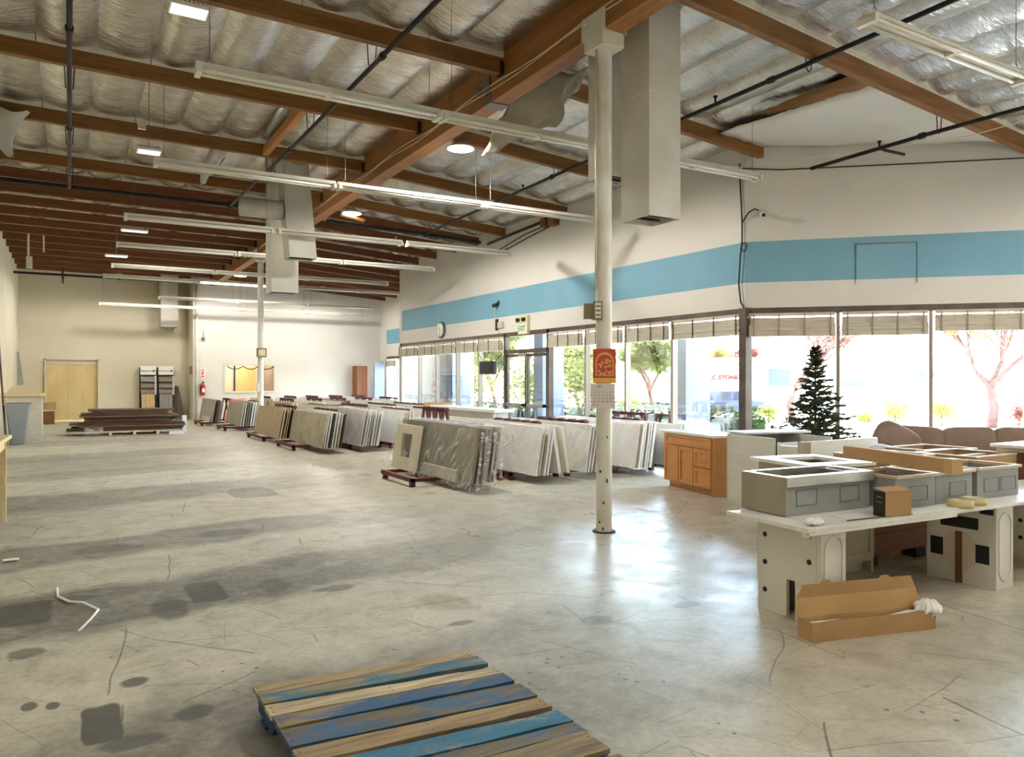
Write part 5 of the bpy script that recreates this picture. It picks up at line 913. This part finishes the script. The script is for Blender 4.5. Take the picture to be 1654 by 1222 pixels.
# maple vanity
t = thing('maple_vanity', 'honey maple vanity with white top beside the wall corner', 'cabinet', (7.7, 7.9, 0)); o = (7.43, 7.33); uy = (.187, .982); ux = (.982, -.187); fx_ = (uy, ux)
MB().obox(o, ux, uy, 0, .53, 0, 1.23, .09, .79).obox(o, ux, uy, .06, .53, .06, 1.17, 0, .09).obox(o, ux, uy, .0, .53, 0, .02, 0, .09).build('body', 'cabw', t)
MB().obox(o, ux, uy, -.03, .55, -.02, 1.27, .79, .825).build('countertop', 'qwhite', t, bev=.004)
shaker(MB(), o, uy, ux, .02, 1.16, .64, .78, .03).build('false_drawer', 'cabw', t)
shaker(MB(), o, uy, ux, .44, .80, .1, .62).build('door', 'cabw', t); shaker(MB(), o, uy, ux, .82, 1.2, .1, .62).build('door', 'cabw', t)
for z0, z1 in ((.1, .36), (.38, .62)): shaker(MB(), o, uy, ux, .02, .42, z0, z1).build('drawer', 'cabw', t)
MB().obox(o, uy, ux, 0, 1.23, -.03, -.0, 0, .0).v
# white cabinets behind the sinks
t = thing('white_cabinet', 'white cabinet with an open drawer slot right of the maple vanity', 'cabinet', (7.8, 6.6, 0)); o = (7.3, 6.19); uy = (.216, .976); ux = (.976, -.216)
MB().obox(o, ux, uy, 0, .02, 0, .98, 0, .87).obox(o, ux, uy, .83, .85, 0, .98, 0, .87).obox(o, ux, uy, .02, .83, .96, .98, 0, .87).obox(o, ux, uy, .02, .83, 0, .02, 0, .82).build('body', 'pgray', t)
MB().obox(o, ux, uy, .02, .83, .1, .9, .7, .71).build('inner_drawer', 'umber', t); MB().obox(o, ux, uy, .02, .035, -.004, .0, .02, .87).build('edge_strip', 'dark', t); MB().obox(o, ux, uy, -.0, 1.05, .62, 1.0, .875, .9).build('countertop', 'lav', t)
t = thing('white_cabinet', 'low white cabinet carcass in front, pale end panel showing', 'cabinet', (7.9, 5.75, 0)); MB().box(7.28, 8.55, 5.68, 5.72, 0, .87).box(7.28, 7.32, 5.72, 6.1, 0, .8).build('long_panel', 'pwhite', t); MB().hexa([(7.16, 5.7, .45), (7.28, 5.66, .45), (7.28, 5.72, .45), (7.18, 5.76, .45), (7.16, 5.7, .87), (7.28, 5.66, .87), (7.28, 5.72, .87), (7.18, 5.76, .87)]).build('end_panel', 'pbeige', t)
t = thing('white_top_cabinet', 'brown cabinet with a white top at the right edge before the sofa', 'cabinet', (8.3, 4.3, 0)); MB().box(7.95, 9.4, 3.35, 3.95, 0, .88).build('body', 'umber', t); MB().box(7.85, 9.5, 3.25, 4.02, .92, .95).build('countertop', 'qwhite', t, bev=.004); MB().box(7.9, 9.45, 3.3, 3.98, .88, .92).build('sub_top', 'pgray', t)
for i, (x, y, nm_) in enumerate(((6.35, 4.1, 'nearest the long box'), (7.1, 3.75, 'nearest the white topped cabinet'), (7.55, 4.35, 'farthest from the table'))):
    t = thing('open_cabinet', 'topless wooden cabinet with pale rim, ' + nm_, 'cabinet', (x + .35, y + .3, 0), 'topless cabinets behind the sinks')
    zt = .87 - .02 * (i == 2); MB().box(x, x + .02, y, y + .58, 0, zt).box(x + .68, x + .7, y, y + .58, 0, zt).box(x + .02, x + .68, y, y + .02, 0, zt).box(x + .02, x + .68, y + .56, y + .58, 0, zt).box(x + .02, x + .68, y + .02, y + .56, .35, .37).build('carcass', 'card', t)
    MB().box(x - .005, x + .03, y - .005, y + .585, zt, zt + .012).box(x + .67, x + .705, y - .005, y + .585, zt, zt + .012).box(x + .03, x + .67, y - .005, y + .03, zt, zt + .012).box(x + .03, x + .67, y + .55, y + .585, zt, zt + .012).build('rim', 'rimw', t)
    MB().box(x + .03, x + .67, y + .26, y + .31, zt - .03, zt - .01).build('brace', 'crate', t)
# ---------------------------------------------------------------- sofa, lilac chair, fir tree
SO = (9.62, 6.12); 
t = thing('brown_sofa', 'brown suede sofa with plump back cushions before the corner windows', 'sofa', (10.3, 5.2, 0))
Rz = Matrix.Rotation(math.radians(-45), 4, 'Z')
def sp_(a, b, z): return (SO[0] + DU[0] * a + DN[0] * b, SO[1] + DU[1] * a + DN[1] * b, z)
MB().sell(sp_(1.25, .05, .25), (1.35, .45, .2), .25, .25, 12, 24, Rz).build('base', 'sofa', t, True)
MB().sell(sp_(1.25, .35, .45), (1.3, .16, .33), .3, .3, 12, 24, Rz).build('back', 'sofa', t, True)
MB().sell(sp_(-.12, .0, .38), (.14, .45, .3), .4, .35, 12, 20, Rz).build('arm', 'sofa', t, True); MB().sell(sp_(2.62, .0, .38), (.14, .45, .3), .4, .35, 12, 20, Rz).build('arm', 'sofa', t, True)
for i in range(4):
    MB().sell(sp_(.3 + i * .62, .2, .7), (.33, .13, .24), .42, .32, 16, 28, Rz @ Matrix.Rotation(-.18 + .04 * (i % 2), 4, 'X') @ Matrix.Rotation([.05, -.03, .03, -.02][i], 4, 'Y')).build('back_cushion', 'sofa', t, True)
for i in range(3): MB().sell(sp_(.35 + i * .85, -.1, .46), (.42, .34, .09), .4, .3, 10, 24, Rz).build('seat_cushion', 'sofa', t, True)
MB().sell(sp_(.0, -.02, .76), (.3, .14, .2), .6, .6, 14, 24, Rz @ Matrix.Rotation(.5, 4, 'Y') @ Matrix.Rotation(-.3, 4, 'X')).build('corner_pillow', 'sofa', t, True)
t = thing('lilac_chair', 'rounded lilac armchair between the white cabinets and the sofa', 'chair', (8.35, 5.22, 0))
def tub(u, v):
    a = math.radians(-35 + 250 * u); zt = .80 - .16 * abs(u - .45) * 2; r = .33 + .04 * math.sin(v * PI)
    return (8.35 + r * math.cos(a), 5.22 + r * math.sin(a), .05 + (zt - .05) * v)
MB().grid(tub, 26, 10).build('curved_back', 'lilac', t, True, solid=.1); MB().cyl((8.35, 5.22, 0), (8.35, 5.22, .3), .2, n=20).build('base', 'lilac', t); MB().sell((8.35, 5.22, .34), (.27, .27, .12), .4, .6, 10, 24).build('seat', 'lilac', t, True)
t = thing('fir_tree', 'bare artificial Christmas fir tree standing by the corner windows', 'tree', (9.1, 7.0, 0))
MB().cyl((9.1, 7, .12), (9.1, 7, 2.0), .028, .008, n=8).build('trunk', 'bark', t, True)
MB().cyl((9.1, 7, .1), (9.1, 7, .3), .04, n=10).tube([(8.85, 7, 0.02), (9.1, 7, .16), (9.35, 7, 0.02)], .015, 6).tube([(9.1, 6.75, 0.02), (9.1, 7, .16), (9.1, 7.25, 0.02)], .015, 6).build('stand', 'black', t)
rt = random.Random(5); fm = MB(); wd = MB()
z = .62; lvl = 0
while z < 2.0:
    fr = (2.02 - z) / 1.64; L = .03 + .64 * fr ** 1.05; nb = int(8 + 9 * fr)
    for k in range(nb):
        a = 2 * PI * (k + rt.random() * .8) / nb + lvl; l_ = L * rt.uniform(.55, 1.15); rise = rt.uniform(-.15, .55)
        pts = [Vector((9.1 + l_ * s * math.cos(a), 7 + l_ * s * math.sin(a), z + l_ * (rise * s - .25 * s * s) + .05 * s)) for s in (0, .35, .7, 1)]
        wd.tube(pts, .004, 3)
        for s in range(int(45 + 125 * fr)):
            q = rt.random() ** .75; i = min(2, int(q * 3)); p = pts[i].lerp(pts[i + 1], q * 3 - i) if q < 1 else pts[3]
            dr_ = Vector((rt.gauss(0, 1), rt.gauss(0, 1), rt.gauss(0, 1))).normalized() * rt.uniform(.035, .065) * (.55 + .45 * fr) + (pts[3] - pts[0]).normalized() * .03
            sd = dr_.orthogonal().normalized() * .0065
            n0 = len(fm.v); fm.v += [tuple(p - sd * 1.5), tuple(p + sd * 1.5), tuple(p + dr_)]; fm.f.append((n0, n0 + 1, n0 + 2)); fm.m.append(0)
    z += .05 + .035 * fr; lvl += .7
tag(fm.build('needles', 'pine', t), None, None, kind='stuff'); wd.build('branches', 'bark', t)
for q in range(4): fm2 = MB()
# ================================================================ outdoors
og = MB().prism([(9.2, -6), (13.2, -6), (19, -4), (13.4, 12), (13.4, 34), (9.2, 34), (9.2, 22.8), (11.6, 22.8), (11.6, 31), (9.3, 31.2), (9.3, 23), (9.2, 8.37), (16.2, 1.37), (16.2, -6)], lambda a, b, d: (a, b, d), -.12, -.03)
wk = MB().box(9.4, 13.4, 8.4, 40, -.14, -.03)
wk.hexa([(16.4, 1.2, -.14), (19, 3.6, -.14), (13.4, 12.5, -.14), (9.2, 8.37, -.14), (16.4, 1.2, -.03), (19, 3.6, -.03), (13.4, 12.5, -.03), (9.2, 8.37, -.03)])
struct(wk.build('pavement', 'walk'), 'pale concrete walk outside the storefront')
# lot falls away from the building
lot = MB(); 
def gz(x, y): 
    d = max(0, (x - 12.5) * .7 + max(0, (y - 12)) * .3)
    return -.06 - .7 * min(1, d / 26)
lot.grid(lambda u, v: (9.4 + 90 * u, -40 + 150 * v, gz(9.4 + 90 * u, -40 + 150 * v) - .1), 30, 30)
struct(lot.build('ground', 'asphalt'), 'sunlit pale parking lot outside')
for i, (x, y, lb) in enumerate(((10.7, 11.28, 'bluish white square pillar just outside the glass near the wall corner'), (10.7, 16.6, 'bluish white pillar outside, left of the entrance door'), (10.7, 22.0, 'bluish white pillar outside the far end of the storefront'))):
    t = thing('outdoor_pillar', lb, 'pillar', (x + .33, y + .22, 0), 'pillars of the outdoor walkway')
    MB().box(x, x + .67, y, y + .45, -.06, 1.28).build('lower_section', 'pillar', t); MB().box(x, x + .67, y, y + .45, 1.295, 3.2).build('upper_section', 'pillar', t); MB().box(x + .01, x + .66, y + .01, y + .44, 1.28, 1.295).build('joint', 'asphalt', t)
cn_ = MB().box(9.45, 10.6, 13.8, 22.5, 2.95, 3.3)
struct(cn_.build('canopy', 'pillar'), 'bluish soffit of the walkway outside the storefront')
def leaf_cloud(mb, c, r, n, size, rnd, squash=.8, hollow=.55):
    for _ in range(n):
        d = Vector((rnd.gauss(0, 1), rnd.gauss(0, 1), rnd.gauss(0, 1))).normalized() * (hollow + (1 - hollow) * rnd.random())
        p = Vector(c) + Vector((d.x * r[0], d.y * r[1], d.z * r[2])); a = Vector((rnd.gauss(0, 1), rnd.gauss(0, 1), rnd.gauss(0, 1))).normalized(); b = a.orthogonal().normalized(); s_ = size * rnd.uniform(.6, 1.3)
        n0 = len(mb.v); mb.v += [tuple(p - a * s_), tuple(p + b * s_ * .5), tuple(p + a * s_), tuple(p - b * s_ * .5)]; mb.f.append((n0, n0 + 1, n0 + 2, n0 + 3)); mb.m.append(0)
rl = random.Random(12)
def hedge(o, u, L, w_, h, label, z0=-.05, m='hedge'):
    t = thing('hedge', label, 'hedge', (o[0], o[1], z0)); n = (-u[1], u[0]); f = MB()
    for _ in range(int(L * w_ * 0 + L * 1000)):
        a, b, z = rl.uniform(-.12, L + .12), (rl.random() - .5) * w_, rl.random() ** .7 * h
        leaf_cloud(f, (o[0] + u[0] * a + n[0] * b, o[1] + u[1] * a + n[1] * b, z0 + z), (.02, .02, .02), 1, .05, rl)
    tag(f.build('leaves', m, t), None, None, kind='stuff')
    MB().obox((o[0], o[1], z0), u, n, 0.1, L - .1, -w_ * .3, w_ * .3, 0, h * .75).build('inner_growth', m, t)
hedge((12.6, 11.0), (0, 1), 5.6, .7, 1.02, 'clipped green hedge outside the long storefront right of the door')
hedge((12.6, 17.0), (0, 1), 7, .7, .8, 'clipped green hedge outside the far storefront windows')
hedge((12.1, 8.9), (.6, .8), 2.2, .6, .5, 'low green hedge outside between the pillar and corner post', m='leafg')
hedge((13.4, 8.6), DU, 9, .7, .52, 'low hedge outside behind the sofa windows', m='leafy')
def tree(x, y, h, label, leaf, nleaf, lsize, spread, trunk_r=.12, bare=0, z0=None, cr=None):
    z0 = gz(x, y) - .1 if z0 is None else z0
    t = thing('street_tree', label, 'tree', (x, y, z0), 'trees outside'); r_ = random.Random(int(x * 7 + y * 3)); wd = MB(); tips = []
    def grow(p, d, L, r, lv):
        q = p + d * L; mid = p.lerp(q, .5) + Vector((r_.gauss(0, .06), r_.gauss(0, .06), 0)) * L
        wd.tube([p, mid, q], [r, r * .82, r * .65], 6)
        if lv <= 1: tips.append(q); tips.append(mid)
        if lv > 0:
            for k in range(3 if lv > 1 else 4):
                nd = (d + Vector((r_.gauss(0, .55), r_.gauss(0, .55), r_.uniform(-.1, .5))) * spread).normalized(); grow(q, nd, L * r_.uniform(.6, .82), r * .62, lv - 1)
    grow(Vector((x, y, z0)), Vector((r_.gauss(0, .06), r_.gauss(0, .06), 1)).normalized(), h * (.25 if bare else .32), trunk_r, 5 if bare else 3)
    wd.build('trunk_and_branches', 'bark', t, True)
    if nleaf:
        f = MB()
        for p in tips: leaf_cloud(f, p, (h * .09, h * .09, h * .07), max(1, nleaf // len(tips)), lsize, r_, hollow=.1)
        tag(f.build('leaves', leaf, t), None, None, kind='stuff')
    return t
tree(22.0, 25.5, 4.6, 'leafy green tree outside seen left of the blue pillar', 'leafg', 9000, .13, .9)
tree(20.5, 29, 4.2, 'green tree outside just right of the entrance door', 'leafg', 8000, .14, .9)
tree(18.5, 33.5, 4.8, 'green tree outside the far storefront windows', 'leafg', 9000, .13, .9)
tree(22.5, 42, 8, 'dense green tree outside behind the far end of the storefront', 'leafg', 9000, .16, .9)
tree(29.9, 24.2, 7, 'bare pinkish branching tree outside behind the fir tree', 'leafp', 260, .09, .75, .2, 1)
tree(35.7, 18.2, 7.5, 'light trunked tree with sparse yellow leaves outside the sofa window', 'leafy', 1200, .14, .95, .24, 1)
tree(57, 52.5, 6.5, 'rosy leaved tree behind the lettered building', 'leafp', 2600, .2, .9)
tree(52.5, 52.8, 7.0, 'yellow green tree behind the lettered building, right of the blue pillar', 'leafy', 2200, .2, .9)
def bush(x, y, r, h, label, m):
    z0 = gz(x, y) - .1; t = thing('bush', label, 'bush', (x, y, z0), 'bushes outside'); f = MB(); leaf_cloud(f, (x, y, z0 + h * .5), (r, r, h * .55), int(900 * r * 1.3), .08, rl, hollow=.2); tag(f.build('leaves', m, t), None, None, kind='stuff'); MB().tube([(x, y, z0), (x, y, z0 + h * .5)], .03, 5).build('stem', 'bark', t)
bush(34, 21.7, .8, 1.3, 'round yellow bush outside the middle corner window', 'leafy')
bush(33.4, 22.9, .5, .6, 'small yellow bush outside left of the round one', 'leafy')
bush(36, 20.6, 1.1, 1.4, 'wide yellow bush outside left of the light trunk', 'leafy')
bush(36.2, 17.3, .5, 1.5, 'narrow orange bush outside right of the light trunk', 'leafp')
bush(29, 24.9, .6, 1.0, 'yellow bush outside at the front of the truck', 'leafy')
bush(24.5, 30.0, 1.0, 1.4, 'tall yellow green shrub outside the entrance door', 'leafy')
# pickup outside
dirv = Vector((.93, -.36)).normalized(); T0 = Vector((29.8, 31.5)); tz = -.92
tn = Vector((-dirv.y, dirv.x))
def TP(a, b, z): return (T0.x + dirv.x * a + tn.x * b, T0.y + dirv.y * a + tn.y * b, tz + z)
t = thing('pickup_truck', 'gray blue pickup truck parked outside behind the corner post', 'truck', TP(2.6, .9, 0))
prof = [(0, .5), (0, 1.12), (1.75, 1.15), (1.85, 1.2), (2.15, 1.78), (3.45, 1.8), (4.0, 1.25), (5.05, 1.12), (5.25, .95), (5.3, .5)]
MB().prism(prof, lambda a, b, d: TP(a, d, b), 0, 1.85).build('body', 'car', t, bev=.05)
for a0, a1 in ((2.15, 2.75), (2.85, 3.5)): MB().prism([(a0 + .0, 1.25), (a1 + (.28 if a0 > 2.5 else 0), 1.25), (a1, 1.68), (a0 + .12, 1.7)], lambda a, b, d: TP(a, d, b), -.012, 1.862).build('side_window', 'carg', t)
MB().prism([(.15, 1.2), (1.7, 1.22), (1.7, 1.5), (.15, 1.48)], lambda a, b, d: TP(a, d, b), .1, 1.75).build('bed_cover', 'carg', t)
for a in (.95, 4.25):
    for b in (-.02, 1.7):
        wh = MB().cyl(TP(a, b, .38), TP(a, b + .2, .38), .38, n=24).build('wheel', 'tyre', t); k = MB().cyl(TP(a, b - .01, .38), TP(a, b + .21, .38), .09, n=12)
        for q in range(6): an = q * PI / 3; k.cyl(TP(a, b - .006, .38), TP(a + .24 * math.cos(an), b - .006, .38 + .24 * math.sin(an)), .05, .04, n=6)
        k.build('wheel_rim', 'rim', wh)
MB().prism([(.55, .45), (.6, .75), (.8, .88), (1.1, .88), (1.3, .75), (1.35, .45)], lambda a, b, d: TP(a, d, b), -.02, .0).prism([(3.85, .45), (3.9, .75), (4.1, .88), (4.4, .88), (4.6, .75), (4.65, .45)], lambda a, b, d: TP(a, d, b), -.02, .0).build('fender_flare', 'tyre', t)
# buildings over the lot
def house(c, ang, L, D, H, label, m='bldg', z0=-.9):
    a = math.radians(ang); ux, uy = (math.cos(a), math.sin(a)), (-math.sin(a), math.cos(a)); t = thing('far_building', label, 'building', (c[0], c[1], z0), 'buildings over the lot')
    MB().obox((c[0], c[1], z0), ux, uy, 0, L, 0, D, 0, H).build('wall', m, t); MB().obox((c[0], c[1], z0), ux, uy, -.4, L + .4, -.4, D + .4, H, H + .4).build('roof', m, t)
    return t, (c[0], c[1], z0), ux, uy
h1, o, ux, uy = house((36.2, 45.2), -45, 9.3, 1.5, 3.6, 'low white building with red lettering behind the truck', 'bldg2')
tx = text('LC STONE', 'sign_lettering', 'signred', .44, (o[0] + ux[0] * 7.55 - uy[0] * .05, o[1] + ux[1] * 7.55 - uy[1] * .05, 1.62), (PI / 2, 0, math.radians(-45)), h1, .02, bold=.01)
h2, o, ux, uy = house((43.2, 40.8), -45, 18, 7, 3.6, 'far white building with a blue gray opening behind the bare tree')
for s0, s1, z0, z1, m, nm_ in ((1.9, 2.7, 1.9, 3.2, 'bldb', 'brick_panel'), (2.75, 4.3, 1.9, 3.2, 'bldd', 'garage_opening'), (7.8, 9.3, 2.3, 3.2, 'bldb', 'brick_panel'), (7.8, 9.3, 1.9, 2.3, 'bldd', 'window'), (9.7, 11.0, 2.6, 3.1, 'bldb', 'brick_panel'), (13.0, 13.9, 2.5, 3.1, 'bldd', 'window')):
    MB().obox(o, ux, uy, s0, s1, -.06, 0, z0, z1).build(nm_, m, h2)
h3, o, ux, uy = house((56.5, 25.0), -60, 14, 8, 3.4, 'far pale building at the right window')
for k in range(4): MB().obox(o, ux, uy, 1 + k * 3.2, 2.2 + k * 3.2, -.06, 0, 1.9, 2.6).build('window', 'bldd', h3)
for x, y, r, h, lb in ((16.4, 22.6, 1.3, 3.3, 'big loose green shrub outside right of the entrance door'), (17.0, 27.2, 1.4, 3.0, 'big green shrub outside seen through the entrance door'), (15.6, 30.5, 1.5, 3.4, 'big green shrub outside the middle of the far storefront'), (15.2, 35.0, 1.6, 3.6, 'big green shrub outside the far end of the storefront')):
    z0 = gz(x, y) - .1; t = thing('shrub', lb, 'shrub', (x, y, z0), 'green shrubs outside'); f = MB(); leaf_cloud(f, (x, y, z0 + h * .55), (r, r, h * .5), 1900, .1, rl, hollow=.15); tag(f.build('leaves', 'leafg', t), None, None, kind='stuff'); MB().tube([(x, y, z0), (x + .1, y, z0 + h * .3), (x, y, z0 + h * .6)], [.07, .06, .03], 6).build('stem', 'bark', t)
sg = thing('lot_sign', 'white and blue lot sign on a post outside the right window', 'sign', (31.5, 8.3, -.8)); MB().box(31.45, 31.55, 7.6, 9.0, 1.6, 2.2).build('sign_board', 'paper', sg); MB().box(31.42, 31.58, 7.55, 9.05, 2.2, 2.3).box(31.42, 31.58, 7.55, 9.05, 1.45, 1.6).box(31.42, 31.58, 9.0, 9.3, 1.45, 2.3).build('sign_frame', 'bldd', sg); MB().box(31.46, 31.54, 8.2, 8.3, -.8, 1.5).build('post', 'bldd', sg)
